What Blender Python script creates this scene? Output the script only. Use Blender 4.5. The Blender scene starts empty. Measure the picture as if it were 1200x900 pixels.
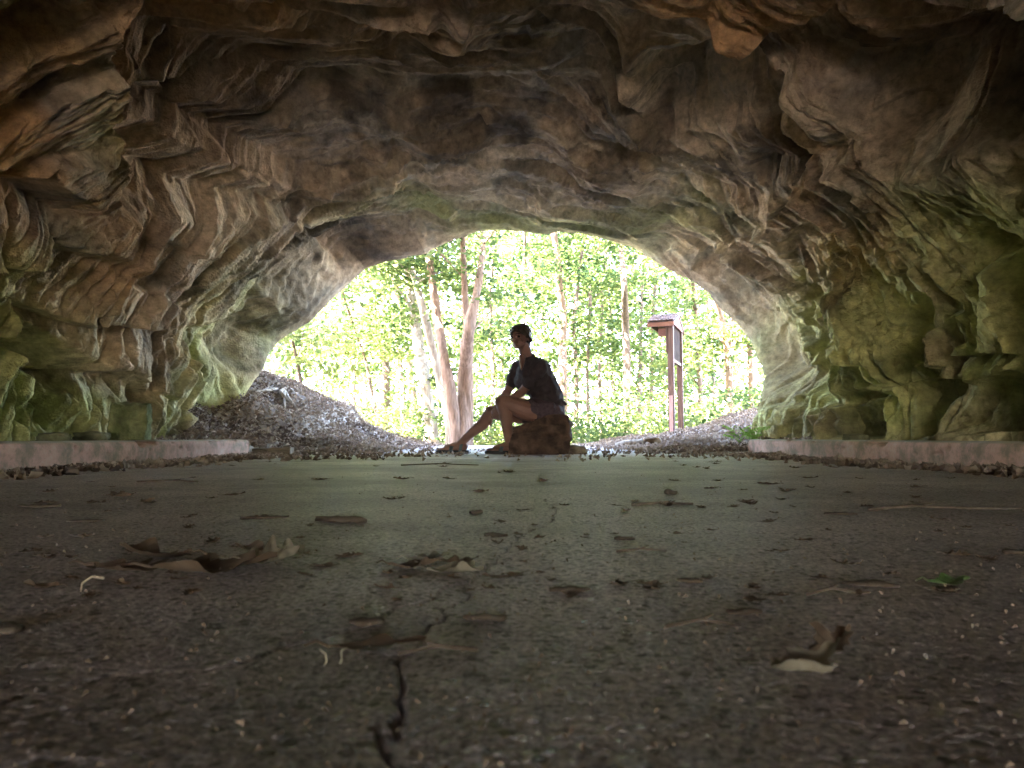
import bpy, math, random
import numpy as np
from mathutils import Vector, Matrix
SC = bpy.context.scene
COL = SC.collection
random.seed(7)
RNG = np.random.default_rng(11)

# ------------------------------------------------------------------ camera
PITCH = math.radians(4.076)
CAMZ = 0.15
FPX = 870.0
cam_d = bpy.data.cameras.new('camera')
cam = bpy.data.objects.new('camera', cam_d)
COL.objects.link(cam)
cam.location = (0, 0, CAMZ)
cam.rotation_euler = (math.pi / 2 + PITCH, 0, 0)
cam_d.sensor_width = 36.0
cam_d.lens = FPX / 1200 * 36
cam_d.clip_start = 0.02
cam_d.clip_end = 2000
cam_d.dof.use_dof = True
cam_d.dof.focus_distance = 4.8
cam_d.dof.aperture_fstop = 11
SC.camera = cam

# ------------------------------------------------------------------ sky, sun, exposure
SUN_DIR = Vector((-0.70, -0.50, 1.0)).normalized()      # towards the sun
w = bpy.data.worlds.new('World'); SC.world = w; w.use_nodes = True
nt = w.node_tree; bg = nt.nodes['Background']
sky = nt.nodes.new('ShaderNodeTexSky'); sky.sky_type = 'NISHITA'; sky.sun_disc = False
sky.sun_elevation = math.asin(SUN_DIR.z)
sky.sun_rotation = math.atan2(SUN_DIR.x, SUN_DIR.y)
nt.links.new(sky.outputs[0], bg.inputs[0]); bg.inputs[1].default_value = 0.15
sd = bpy.data.lights.new('sun', 'SUN'); sun = bpy.data.objects.new('sun', sd); COL.objects.link(sun)
sd.energy = 5.0; sd.angle = math.radians(0.5); sd.color = (1.0, 0.93, 0.82)
sun.rotation_euler = SUN_DIR.to_track_quat('Z', 'Y').to_euler()
vs = SC.view_settings
vs.view_transform = 'Standard'; vs.look = 'None'; vs.gamma = 1.0; vs.use_curve_mapping = False
vs.exposure = 5.75
vs.use_white_balance = True; vs.white_balance_temperature = 6550; vs.white_balance_tint = 18
cy = SC.cycles
cy.max_bounces = 8; cy.diffuse_bounces = 3; cy.glossy_bounces = 2; cy.transmission_bounces = 4
cy.transparent_max_bounces = 4
cy.use_denoising = True
cy.sample_clamp_indirect = 4.0
cy.use_adaptive_sampling = False

# ------------------------------------------------------------------ helpers
CP, SP = math.cos(PITCH), math.sin(PITCH)
def ray(px, py):
    a = (px - 600) / FPX; b = (450 - py) / FPX
    return Vector((a, CP - b * SP, SP + b * CP))
def at(px, py, Y):
    r = ray(px, py); t = Y / r.y
    return Vector((r.x * t, Y, CAMZ + r.z * t))
def ground(px, py, z=0.0):
    r = ray(px, py); t = (z - CAMZ) / r.z
    return Vector((r.x * t, r.y * t, z))
def proj(P):
    x, y, z = P[..., 0], P[..., 1], P[..., 2] - CAMZ
    d = y * CP + z * SP; d = np.where(np.abs(d) < 1e-3, 1e-3, d)
    return 600 + FPX * x / d, 450 - FPX * (-y * SP + z * CP) / d, d

_g = RNG.normal(size=(256, 3)).astype(np.float32)
_g /= np.linalg.norm(_g, axis=1, keepdims=True)
def noise(x, y, z=0.0):
    x = np.asarray(x, np.float32); y = np.asarray(y, np.float32); z = np.broadcast_to(np.asarray(z, np.float32), x.shape)
    xi = np.floor(x); yi = np.floor(y); zi = np.floor(z)
    fx, fy, fz = x - xi, y - yi, z - zi
    xi = xi.astype(np.int64); yi = yi.astype(np.int64); zi = zi.astype(np.int64)
    u = fx * fx * fx * (fx * (fx * 6 - 15) + 10); v = fy * fy * fy * (fy * (fy * 6 - 15) + 10); ww = fz * fz * fz * (fz * (fz * 6 - 15) + 10)
    out = 0
    flat = not np.any(fz)
    for k in ((0,) if flat else (0, 1)):
        hz = (zi + k) * 83492791
        wz = (ww if k else 1 - ww)
        for j in (0, 1):
            hy = (yi + j) * 19349663
            wy = (v if j else 1 - v)
            for i in (0, 1):
                h = ((xi + i) * 73856093) ^ hy ^ hz
                h = (h ^ (h >> 13)) * 1274126177
                h = (h ^ (h >> 16)) & 255
                g = _g[h]
                out = out + (u if i else 1 - u) * wy * wz * (g[..., 0] * (fx - i) + g[..., 1] * (fy - j) + g[..., 2] * (fz - k))
    return out * 1.5
def fbm(x, y, z, o=4, l=2.03, g=0.5):
    s = 0; a = 1.0
    for k in range(o):
        s = s + a * noise(x + 17.3 * k, y - 9.1 * k, z + 5.7 * k); x, y, z = x * l, y * l, z * l; a *= g
    return s
def sstep(a, b, x):
    t = np.clip((x - a) / (b - a), 0, 1); return t * t * (3 - 2 * t)

def link(name, me, mat=None, parent=None, label=None, cat=None, group=None, kind=None, smooth=True):
    o = bpy.data.objects.new(name, me); COL.objects.link(o)
    if mat is not None:
        if len(me.materials) == 0: me.materials.append(mat)
    if parent is not None: o.parent = parent
    tag(o, label, cat, group, kind)
    if smooth and len(me.polygons):
        me.polygons.foreach_set('use_smooth', np.ones(len(me.polygons), bool))
    return o
def tag(o, label=None, cat=None, group=None, kind=None):
    if label: o['label'] = label
    if cat: o['category'] = cat
    if group: o['group'] = group
    if kind: o['kind'] = kind
    return o
def empty(name, loc, label, cat, group=None):
    o = bpy.data.objects.new(name, None); COL.objects.link(o); o.location = loc
    o.empty_display_size = 0.1
    return tag(o, label, cat, group)
def mesh_np(name, V, F):
    """V (n,3), F (m,k) all faces with k corners"""
    me = bpy.data.meshes.new(name)
    V = np.ascontiguousarray(V, np.float32).reshape(-1, 3); F = np.ascontiguousarray(F, np.int32)
    m, k = F.shape
    me.vertices.add(len(V)); me.vertices.foreach_set('co', V.ravel())
    me.loops.add(m * k); me.loops.foreach_set('vertex_index', F.ravel())
    me.polygons.add(m); me.polygons.foreach_set('loop_start', np.arange(0, m * k, k, dtype=np.int32))
    me.update(calc_edges=True); me.validate()
    return me
def grid_faces(nr, nc):
    a = np.arange(nr * nc).reshape(nr, nc)
    return np.stack([a[:-1, :-1], a[:-1, 1:], a[1:, 1:], a[1:, :-1]], -1).reshape(-1, 4)
def set_col(me, name, C):
    a = me.color_attributes.new(name, 'FLOAT_COLOR', 'POINT')
    C4 = np.ones((len(me.vertices), 4), np.float32); C4[:, :C.shape[1]] = C
    a.data.foreach_set('color', C4.ravel())

class MB:
    """collects closed pieces as vertex/face lists -> one mesh"""
    def __init__(s): s.v = []; s.f = []
    def add(s, v, f):
        n = len(s.v); s.v += [tuple(p) for p in v]; s.f += [tuple(i + n for i in q) for q in f]
    def sphere(s, c, r, M=None, nu=14, nv=9):
        r = (r, r, r) if not hasattr(r, '__len__') else r
        v = [(0, 0, 1)]; f = []
        for j in range(1, nv):
            t = math.pi * j / nv
            for i in range(nu):
                a = 2 * math.pi * i / nu; v.append((math.sin(t) * math.cos(a), math.sin(t) * math.sin(a), math.cos(t)))
        v.append((0, 0, -1)); L = len(v) - 1
        for i in range(nu):
            f.append((0, 1 + i, 1 + (i + 1) % nu)); f.append((L, L - nu + (i + 1) % nu, L - nu + i))
            for j in range(nv - 2):
                a = 1 + j * nu + i; b = 1 + j * nu + (i + 1) % nu; f.append((a, a + nu, b + nu, b))
        c = Vector(c); M = M or Matrix.Identity(3)
        s.add([c + M @ Vector((p[0] * r[0], p[1] * r[1], p[2] * r[2])) for p in v], f)
    def tube(s, pts, rad, n=10, cap=True):
        pts = [Vector(p) for p in pts]; rad = rad if hasattr(rad, '__len__') else [rad] * len(pts)
        v = []; f = []; prev = None
        for i, p in enumerate(pts):
            d = (pts[min(i + 1, len(pts) - 1)] - pts[max(i - 1, 0)]).normalized()
            if prev is None:
                a = d.cross(Vector((0.31, 0.2, 0.93))).normalized()
                if a.length < .1: a = d.cross(Vector((1, 0, 0))).normalized()
            else: a = (prev - d * prev.dot(d)).normalized()
            prev = a; b = d.cross(a)
            for k in range(n):
                t = 2 * math.pi * k / n; v.append(p + (a * math.cos(t) + b * math.sin(t)) * rad[i])
        for i in range(len(pts) - 1):
            for k in range(n):
                a = i * n + k; b = i * n + (k + 1) % n; f.append((a, b, b + n, a + n))
        if cap:
            f.append(tuple(range(n))[::-1]); f.append(tuple(range((len(pts) - 1) * n, len(pts) * n)))
        s.add(v, f)
    def limb(s, pts, rad):
        """smoothly tapered chain with round ends (closed pieces that overlap)"""
        pts = [Vector(p) for p in pts]; P = []; R = []
        for i in range(len(pts) - 1):
            m = 5
            for k in range(m):
                t = k / m; P.append(pts[i].lerp(pts[i + 1], t)); R.append(rad[i] * (1 - t) + rad[i + 1] * t)
        P.append(pts[-1]); R.append(rad[-1])
        s.tube(P, R, 14)
        for p, r in zip(pts, rad): s.sphere(p, r)
    def box(s, c, d, M=None):
        c = Vector(c); M = M or Matrix.Identity(3)
        v = [c + M @ Vector((x * d[0] / 2, y * d[1] / 2, z * d[2] / 2)) for x in (-1, 1) for y in (-1, 1) for z in (-1, 1)]
        s.add(v, [(0, 1, 3, 2), (4, 6, 7, 5), (0, 4, 5, 1), (2, 3, 7, 6), (0, 2, 6, 4), (1, 5, 7, 3)])
    def mesh(s, name):
        me = bpy.data.meshes.new(name); me.from_pydata([tuple(v) for v in s.v], [], s.f); me.update(); return me
def evald(me, mods, name):
    o = bpy.data.objects.new('tmp', me); COL.objects.link(o)
    for t, kw in mods:
        m = o.modifiers.new(t, t)
        for k, v_ in kw.items(): setattr(m, k, v_)
    dg = bpy.context.evaluated_depsgraph_get(); r = bpy.data.meshes.new_from_object(o.evaluated_get(dg))
    r.name = name; bpy.data.objects.remove(o); return r
def verts(me):
    V = np.empty(len(me.vertices) * 3, np.float32); me.vertices.foreach_get('co', V); return V.reshape(-1, 3)
def normals(me):
    N = np.empty(len(me.vertices) * 3, np.float32); me.vertices.foreach_get('normal', N); return N.reshape(-1, 3)
def setv(me, V): me.vertices.foreach_set('co', np.ascontiguousarray(V, np.float32).ravel()); me.update()
def bevelled(mb, name, w=0.006, seg=2): return evald(mb.mesh(name), [('BEVEL', dict(width=w, segments=seg, limit_method='ANGLE'))], name)

# ------------------------------------------------------------------ materials
def material(name):
    m = bpy.data.materials.new(name); m.use_nodes = True
    n = m.node_tree.nodes; b = n['Principled BSDF']; return m, n, m.node_tree.links, b
def nd(n, t, **kw):
    x = n.new(t)
    for k, v_ in kw.items(): setattr(x, k, v_)
    return x
def simple(name, c1, c2, scale=6, rough=0.85, bump=0.3, bscale=60, bdist=0.004, stretch=(1, 1, 1), spec=0.3):
    m, n, l, b = material(name)
    tc = nd(n, 'ShaderNodeTexCoord'); mp = nd(n, 'ShaderNodeMapping'); mp.inputs['Scale'].default_value = stretch
    l.new(tc.outputs['Object'], mp.inputs[0])
    t = nd(n, 'ShaderNodeTexNoise'); t.inputs['Scale'].default_value = scale; t.inputs['Detail'].default_value = 8; l.new(mp.outputs[0], t.inputs['Vector'])
    r = nd(n, 'ShaderNodeValToRGB'); r.color_ramp.elements[0].position = .32; r.color_ramp.elements[1].position = .68
    r.color_ramp.elements[0].color = (*c1, 1); r.color_ramp.elements[1].color = (*c2, 1)
    l.new(t.outputs[0], r.inputs[0]); l.new(r.outputs[0], b.inputs['Base Color'])
    b.inputs['Roughness'].default_value = rough; b.inputs['Specular IOR Level'].default_value = spec
    t2 = nd(n, 'ShaderNodeTexNoise'); t2.inputs['Scale'].default_value = bscale; t2.inputs['Detail'].default_value = 6; l.new(mp.outputs[0], t2.inputs['Vector'])
    bp = nd(n, 'ShaderNodeBump'); bp.inputs['Strength'].default_value = bump; bp.inputs['Distance'].default_value = bdist
    l.new(t2.outputs[0], bp.inputs['Height']); l.new(bp.outputs[0], b.inputs['Normal'])
    return m
def leafmat(name, c1, c2, trans=0.45, rough=0.5):
    """leaf: colour varies per leaf with a vertex colour; thin, lets light through"""
    m, n, l, b = material(name)
    at_ = nd(n, 'ShaderNodeAttribute'); at_.attribute_name = 'tone'
    r = nd(n, 'ShaderNodeMixRGB'); r.inputs[1].default_value = (*c1, 1); r.inputs[2].default_value = (*c2, 1)
    l.new(at_.outputs['Fac'], r.inputs[0]); l.new(r.outputs[0], b.inputs['Base Color'])
    b.inputs['Roughness'].default_value = rough; b.inputs['Specular IOR Level'].default_value = .35
    if trans > 0:
        tr = nd(n, 'ShaderNodeBsdfTranslucent'); hs = nd(n, 'ShaderNodeHueSaturation'); hs.inputs['Value'].default_value = 1.5; hs.inputs['Hue'].default_value = .485
        l.new(r.outputs[0], hs.inputs['Color']); l.new(hs.outputs[0], tr.inputs[0])
        mx = nd(n, 'ShaderNodeMixShader'); mx.inputs[0].default_value = trans
        l.new(b.outputs[0], mx.inputs[1]); l.new(tr.outputs[0], mx.inputs[2]); l.new(mx.outputs[0], n['Material Output'].inputs[0])
    return m

def rock_mat():
    m, n, l, b = material('sandstone')
    at_ = nd(n, 'ShaderNodeAttribute'); at_.attribute_name = 'rock'
    tc = nd(n, 'ShaderNodeTexCoord')
    t = nd(n, 'ShaderNodeTexNoise'); t.inputs['Scale'].default_value = 14; t.inputs['Detail'].default_value = 10; t.inputs['Roughness'].default_value = .65
    l.new(tc.outputs['Object'], t.inputs['Vector'])
    mr = nd(n, 'ShaderNodeMapRange'); mr.inputs[1].default_value = .3; mr.inputs[2].default_value = .7; mr.inputs[3].default_value = .55; mr.inputs[4].default_value = 1.4
    l.new(t.outputs[0], mr.inputs[0])
    mu = nd(n, 'ShaderNodeVectorMath', operation='SCALE'); l.new(at_.outputs['Color'], mu.inputs[0]); l.new(mr.outputs[0], mu.inputs['Scale'])
    l.new(mu.outputs[0], b.inputs['Base Color'])
    b.inputs['Roughness'].default_value = .92; b.inputs['Specular IOR Level'].default_value = .25
    t2 = nd(n, 'ShaderNodeTexNoise'); t2.inputs['Scale'].default_value = 55; t2.inputs['Detail'].default_value = 8; t2.inputs['Roughness'].default_value = .7
    l.new(tc.outputs['Object'], t2.inputs['Vector'])
    bp = nd(n, 'ShaderNodeBump'); bp.inputs['Strength'].default_value = 1.0; bp.inputs['Distance'].default_value = .024
    l.new(t2.outputs[0], bp.inputs['Height']); l.new(bp.outputs[0], b.inputs['Normal'])
    return m
ROCK = rock_mat()

# ------------------------------------------------------------------ cave: one tunnel surface, mouth at Y = 8, rear opening behind the camera
trace = [(262, 620), (262, 512), (275, 485), (307, 437), (327, 403), (367, 378), (400, 343), (430, 316), (470, 306), (500, 300), (540, 281), (580, 272), (640, 275),
         (700, 283), (740, 293), (770, 311), (800, 325), (840, 355), (870, 382), (890, 410), (896, 440), (893, 470), (886, 490), (884, 512), (884, 620)]
MZ = 0.25
mth = []; mrr = []
mym = []
for q in trace:
    f_ = min(1, max(0, (500 - q[1]) / 200)); ym = 8.0 + 1.4 * f_ * f_ * (3 - 2 * f_); mym.append(ym)
    p = at(q[0], q[1], ym); _a = math.atan2(p.z - MZ, -p.x); mth.append(_a + 2 * math.pi if _a < -1.5 else _a); mrr.append(math.hypot(p.x, p.z - MZ))
def ring_in(phi, Y):
    W = 2.78 + 0.0 * Y; Wl = np.where(np.cos(phi) > 0, 2.86, 2.74)
    H = np.interp(Y, [-9, -7, -3, 0, 4.2, 6.5, 8], [.9, 1.4, 2.5, 2.62, 2.68, 2.80, 2.6])
    n = 2.7
    c = np.abs(np.cos(phi)) / Wl; s_ = np.where(np.sin(phi) > 0, np.sin(phi), 0) / H
    r = (c ** n + s_ ** n) ** (-1 / n)
    return np.minimum(r, 4.5)
LEDGES = [  # points in the photograph's pixels, amplitude (m), riser (px), fade (px)
 ([(150,112),(220,97),(290,118),(420,148),(520,160),(620,160),(745,142)], .26, 42, 80),
 ([(160,160),(230,165),(320,200),(400,225),(520,216),(600,205),(700,212)], .14, 18, 45),
 ([(170,215),(230,232),(300,250),(380,262)], .10, 14, 30),
 ([(330,-8),(400,4),(470,8),(515,28),(552,52)], .28, 30, 50),
 ([(585,12),(640,42),(700,66),(770,84),(860,80)], .30, 34, 50),
 ([(545,80),(600,88),(650,104),(712,138)], .24, 24, 34),
 ([(180,28),(260,40),(350,60),(440,92),(530,128)], .13, 12, 50),
 ([(738,152),(800,132),(860,130),(910,152)], .32, 32, 44),
 ([(860,215),(930,205),(985,190)], .10, 16, 30),
 ([(740,225),(820,232),(900,245)], .10, 14, 30),
 ([(985,175),(1030,135),(1090,108),(1150,100),(1230,102)], .55, 80, 60),
 ([(950,185),(1000,178),(1060,180),(1100,215)], .12, 18, 30),
 ([(290,455),(312,400),(330,362),(392,312),(462,288),(535,270)], .20, 34, 60),
 ([(740,286),(800,308),(848,340),(880,378),(900,415),(905,470)], .15, 26, 60),
 ([(430,245),(470,238),(540,262),(640,262)], .06, 8, 30),
 ([(560,235),(640,225),(720,235),(800,262),(850,290)], .08, 12, 30),
 ([(152,30),(147,130),(153,200),(150,265)], .26, 5, 130),
 ([(88,285),(68,345),(50,392),(26,412)], .22, 4, 70),
 ([(22,318),(20,348),(2,388)], .15, 4, 40),
 ([(90,383),(72,412),(62,440),(56,515)], .32, 5, 55),
 ([(128,410),(98,455),(92,515)], .20, 22, 30),
 ([(226,388),(175,388),(120,385),(78,375)], .12, 3, 36),
 ([(236,385),(242,440),(228,480),(222,515)], .22, 5, 60),
 ([(203,285),(190,320),(177,345)], .07, 4, 40),
 ([(210,470),(170,440),(120,440)], .12, 4, 40),
 ([(110,270),(60,235),(0,230)], .16, 26, 30),
 ([(0,75),(60,60),(100,25)], .14, 16, 40),
 ([(1022,455),(1020,520)], .34, 36, 12),
 ([(1098,436),(1102,520)], .36, 40, 12),
 ([(1168,436),(1184,505)], .36, 52, 14),
 ([(1060,330),(1045,370),(1042,430)], .12, 10, 30),
 ([(936,385),(944,440),(950,482)], .13, 9, 18),
 ([(958,380),(957,480)], .07, 4, 12),
 ([(1002,425),(1006,470)], .12, 11, 12),
 ([(890,412),(912,440),(905,480)], .10, 9, 12),
 ([(925,512),(965,485),(1010,460),(1090,436)], .09, 3, 16),
 ([(1005,388),(960,376),(925,384)], .16, 3, 30),
 ([(1078,372),(1040,366)], .10, 3, 20),
 ([(1105,288),(1140,320),(1165,345),(1198,400),(1205,430)], .12, 12, 26),
 ([(1128,300),(1165,330),(1200,350)], .06, 6, 14),
 ([(930,250),(930,330),(922,385)], .09, 6, 24),
 ([(990,0),(1003,105)], -.09, 10, 70),
 ([(985,14),(930,48),(860,62),(790,50),(715,44)], .16, 4, 60),
 ([(1200,415),(1120,420),(1060,445)], .08, 4, 20),
]
def ledge_field(px, py):
    out = np.zeros_like(px)
    for pts, a, wr, fd in LEDGES:
        pts = np.array(pts, float)
        m = (px > pts[:, 0].min() - fd * 3 - wr - 30) & (px < pts[:, 0].max() + fd * 3 + wr + 30) & (py > pts[:, 1].min() - fd * 3 - wr - 30) & (py < pts[:, 1].max() + fd * 3 + wr + 30)
        if not m.any(): continue
        X = px[m]; Y = py[m]; best = np.full(X.shape, 1e9); sd_ = np.zeros(X.shape); tt = np.zeros(X.shape); over = np.zeros(X.shape)
        seg = np.diff(pts, axis=0); L = np.hypot(seg[:, 0], seg[:, 1]); cum = np.concatenate([[0], np.cumsum(L)])
        for i in range(len(seg)):
            qx, qy = X - pts[i, 0], Y - pts[i, 1]; ux, uy = seg[i] / L[i]
            t = np.clip(qx * ux + qy * uy, 0, L[i]); dx, dy = qx - t * ux, qy - t * uy; d = np.hypot(dx, dy)
            c = ux * qy - uy * qx
            mm = d < best - 1e-6
            best = np.where(mm, d, best); sd_ = np.where(mm, np.where(c < 0, d, -d), sd_); tt = np.where(mm, (cum[i] + t) / cum[-1], tt)
        taper = sstep(0, .12, tt) * sstep(0, .12, 1 - tt)
        taper = np.maximum(taper, 0)
        v = np.where(sd_ > 0, np.exp(-(sd_ / fd) ** 1.3), np.clip(1 + sd_ / wr, 0, 1))
        out[m] += a * v * taper
    return out
def terrace(t, step, sharp):
    k = t / step; f = np.floor(k); r = k - f
    return (f + sstep(.5 - sharp, .5 + sharp, r)) * step

def cs_(w): return 1 - w
def build_cave(nr=950, nc=1350):
    Ya = 1 / np.linspace(1 / 3.4, 1 / 8.0, nr)                       # finer where the photograph looks
    Yb = np.concatenate([np.linspace(-9, 0, 60)[:-1], np.linspace(0, 3.4, 80)[:-1]])
    Ys = np.concatenate([Yb, Ya])
    phi = np.linspace(math.radians(-14), math.radians(194), nc)
    PH, YY = np.meshgrid(phi, Ys)
    rm = np.interp(phi, mth, mrr)[None, :]
    rin = ring_in(PH, YY)
    t = sstep(6.30, 6.90, YY + .10 * np.sin(PH * 5) + .12 * np.cos(PH * 9 + 1))
    r = rin * (1 - t) + rm * t * (1 + .035 * np.clip(8 - YY, 0, 1.6))
    YY = YY + (np.interp(phi, mth, mym)[None, :] - 8) * np.clip((YY - 6.6) / 1.4, 0, 1)
    C, S = np.cos(PH), np.sin(PH)
    P = np.stack([-r * C, YY, MZ + r * S], -1)
    # cliff outside the mouth
    ext = [(.06, .05), (.2, .12), (.5, .2), (1.0, .15), (2.0, 0.1), (4, .0), (8, -.3)]
    px, py, dd = proj(P)
    wn = noise(P[..., 0] * 2.2, P[..., 1] * 2.2, P[..., 2] * 2.2); wn2 = noise(P[..., 0] * 2.2 + 9, P[..., 1] * 2.2, P[..., 2] * 2.2 + 4)
    wf = noise(P[..., 0] * 9, P[..., 1] * 9, P[..., 2] * 9)
    vis = sstep(2.6, 3.6, YY)
    front = dd > .3
    led = ledge_field(np.where(front, px + 9 * wn + 4 * wf, -9999.), np.where(front, py + 9 * wn2 + 4 * wf, -9999.)) * vis
    X, Y, Z = P[..., 0], P[..., 1], P[..., 2]
    rowY = np.broadcast_to(Ys[:, None], X.shape); edge = 1 - sstep(7.3, 8.0, rowY) * .75                            # keep the traced rim
    big = fbm(X * .5, Y * .5, Z * .5 + 3, 2)
    wall_r = sstep(1.2, 2.3, X) * (1 - sstep(1.6, 2.8, Z)); wall_l = sstep(1.5, 2.4, -X) * (1 - sstep(1.9, 2.9, Z))
    WM = np.clip(wall_r + wall_l, 0, 1)
    WM = sstep(.36, .64, WM + .16 * noise(X * 1.7, Y * 1.7, Z * 1.7) + .05 * noise(X * 7, Y * 7, Z * 7))
    kz = .12 + .40 * sstep(.2, 2.8, Z)
    def saw(q, sh=.12):
        f = q - np.floor(q)
        return np.where(f < 1 - sh, f / (1 - sh), (1 - f) / sh)
    def patch(s_, o, a, b_): return sstep(a, b_, fbm(X * s_ + o, Y * s_ + o * 2, Z * s_, 2))
    m1 = patch(.7, 11, -.25, .25); m2 = patch(1.2, 23, -.25, .25); m3 = patch(1.6, 37, -.2, .25); m4 = patch(1.5, 51, -.15, .3); m5 = patch(2.2, 67, -.05, .3)
    global LAM
    LAM = []
    def rockfield(A, B, S, kb, ks):
        """A runs along the beds, B across them"""
        w1 = fbm(A * .35 + 3, B * .7, S, 3); w2 = fbm(A * .75, B * 2.2 + 9, S, 3); w3 = fbm(A * 1.9, B * 9, S, 3); w4 = noise(A * 6, B * 30, S)
        slabf = fbm(A * .38 + 7, B * 1.25, S + 4, 3) + .03 * w3
        slab = terrace(slabf, .23, .045)
        slab2 = terrace(fbm(A * .8 + 17, B * 3.4, S + 8, 3) + .05 * w3 + .02 * w4, .26, .06)
        s1 = saw(B * 1.7 + .8 * w1 + .08 * w3, .06); s2 = saw(B * 5.2 + .45 * w2 + .16 * w3 + .8 * w1, .10); s3 = saw(B * 15 + .9 * w2 + .6 * w3 + .14 * w4 + 1.2 * w1, .18); s4 = saw(B * 38 + 2 * w2 + 1.5 * w3 + .4 * w4, .3)
        beds = s1 * .13 * (.3 + .7 * m1) + s2 * .048 * (.3 + .7 * m2) + s3 * .020 * (.3 + .7 * m3) + s4 * .007 * (.2 + .8 * m4)
        pit = fbm(A * 5, B * 24, S + 2, 5, g=.6)
        LAM.append(noise(A * .9, B * 9 + 1.5 * w2, S + 3) + .7 * noise(A * 2.5, B * 26 + 3 * w2, S + 6))
        grit = np.abs(noise(A * 9, B * 34, S + 9)) + .6 * np.abs(noise(A * 22, B * 60, S + 11)); beds = beds + .008 * (grit - .3) * (.35 + .65 * m2)
        return -.36 * ks * slab - .06 * slab2 * (.3 + .7 * m2) + kb * beds - .017 * pit * (.25 + .75 * m5), slabf, w2
    WM = sstep(.36, .64, WM + .16 * noise(X * 1.7, Y * 1.7, Z * 1.7) + .05 * noise(X * 7, Y * 7, Z * 7))
    kz = .12 + .40 * sstep(.2, 2.8, Z)
    dc, bed, w2 = rockfield(X + .30 * Y, Y - .28 * X, 0., 1.6, .42)
    dl, bl_, w2b = rockfield(Z + .3 * Y, Y - .55 * Z, 40., 1.1, .42)
    dr, br_, _ = rockfield(Z + kz * Y * .5, Y - kz * Z, 90., 1.25, .85)
    dw = np.where(X < 0, dl, dr); bed = bed * (1 - WM) + np.where(X < 0, bl_, br_) * WM
    fine = fbm(X * 34, Y * 34, Z * 34, 3, g=.6)
    pits = np.maximum(noise(X * 5 + 3, Y * 6, Z * 5) - .30, 0) 
    vj = np.abs(noise(Y * 2.0 + 5 + .15 * w2b, Z * .3 + 2, np.sign(X) * 3.)); vj2 = np.abs(noise(Y * 4.3 + 25 + .2 * w2b, Z * .6 + 2, np.sign(X) * 7.)); joint = (np.exp(-(vj / .06) ** 2) + .5 * np.exp(-(vj2 / .07) ** 2)) * sstep(1.7, .8, Z)
    disp = - .12 * big + dc * (1 - WM) + dw * WM - .0032 * fine + .13 * pits * WM * sstep(1.9, 1.2, Z) + .14 * joint * WM
    disp = disp - .05
    # keep floor and rim from being eaten
    disp = disp * edge + led * 1.7 * (1 - sstep(7.75, 8.0, rowY))
    N = np.stack([-C, np.zeros_like(C), S], -1)
    # on the walls push also a little along Y so the risers overhang
    P = P + N * disp[..., None]
    # colours of the rock, with some shade painted in
    n1 = fbm(X * .9 + 4, Y * .9, Z * .9, 4); n2 = fbm(X * 2.3, Y * 2.3 + 6, Z * 2.3, 4); n3 = fbm(X * 1.3 + 30, Y * 1.3, Z * 1.3, 4)
    brown = np.array([.45, .33, .21]); tan = np.array([.62, .49, .33]); dark = np.array([.22, .18, .14]); orange = np.array([.58, .34, .15]); grey = np.array([.34, .31, .25]); green = np.array([.30, .32, .12]); lime = np.array([.56, .54, .22])
    def mixc(a, b_, f): return a * (1 - f[..., None]) + b_ * f[..., None]
    Cc = np.broadcast_to(brown, P.shape).copy()
    Cc = mixc(Cc, tan, sstep(-.2, .5, n1 + .5 * bed)); Cc = mixc(Cc, grey, sstep(.0, .55, n2) * .7); Cc = mixc(Cc, dark, sstep(.25, .7, -n1 + .4 * n2) * .8)
    lam = LAM[0] * (1 - WM) + np.where(X < 0, LAM[1], LAM[2]) * WM
    Cc = mixc(Cc, tan, sstep(.15, .6, lam) * .55); Cc = mixc(Cc, dark, sstep(.15, .6, -lam) * .55)
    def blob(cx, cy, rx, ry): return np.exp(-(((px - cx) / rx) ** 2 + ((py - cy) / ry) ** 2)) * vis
    og = blob(70, 150, 120, 150) * 1.2 + blob(850, 15, 130, 45) + blob(985, 320, 50, 45) * .8 + blob(330, 60, 200, 50) * .5 + blob(430, 110, 120, 40) * .45 + blob(640, 190, 80, 20) * .3 + blob(1075, 400, 22, 40) + blob(1185, 385, 22, 35) + blob(1020, 80, 40, 30) * .4 + blob(210, 415, 60, 20) * .5 + blob(160, 330, 60, 30) * .3
    Cc = mixc(Cc, orange, np.clip(og * (.55 + 1.3 * n3 + .3), 0, .9))
    gr = blob(1120, 400, 150, 130) * 1.1 + blob(1150, 300, 90, 70) * .9 + blob(960, 440, 70, 90) * .75 + blob(40, 380, 70, 110) + blob(30, 470, 70, 60) * .8 + blob(110, 60, 40, 60) * .0 + blob(30, 30, 60, 40) * .6 + blob(130, 150, 30, 60) * .6 + blob(150, 490, 60, 40) + blob(260, 440, 35, 60) * .9 + blob(560, 262, 160, 18) * .65 + blob(300, 380, 50, 80) * .55 + blob(760, 270, 80, 30) * .5 + blob(70, 290, 50, 40) * .7 + blob(890, 470, 30, 60) * .5
    gr = gr + (1 - vis) * .7 * np.exp(-(Z / 1.2) ** 2)
    gf = np.clip(gr * (.8 + .8 * n1 + .3 * n2), 0, .92)
    Cc = mixc(Cc, green, gf); Cc = mixc(Cc, lime, np.clip(gf * sstep(-.5, .35, n3 + .3 * n2), 0, 1))
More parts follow.
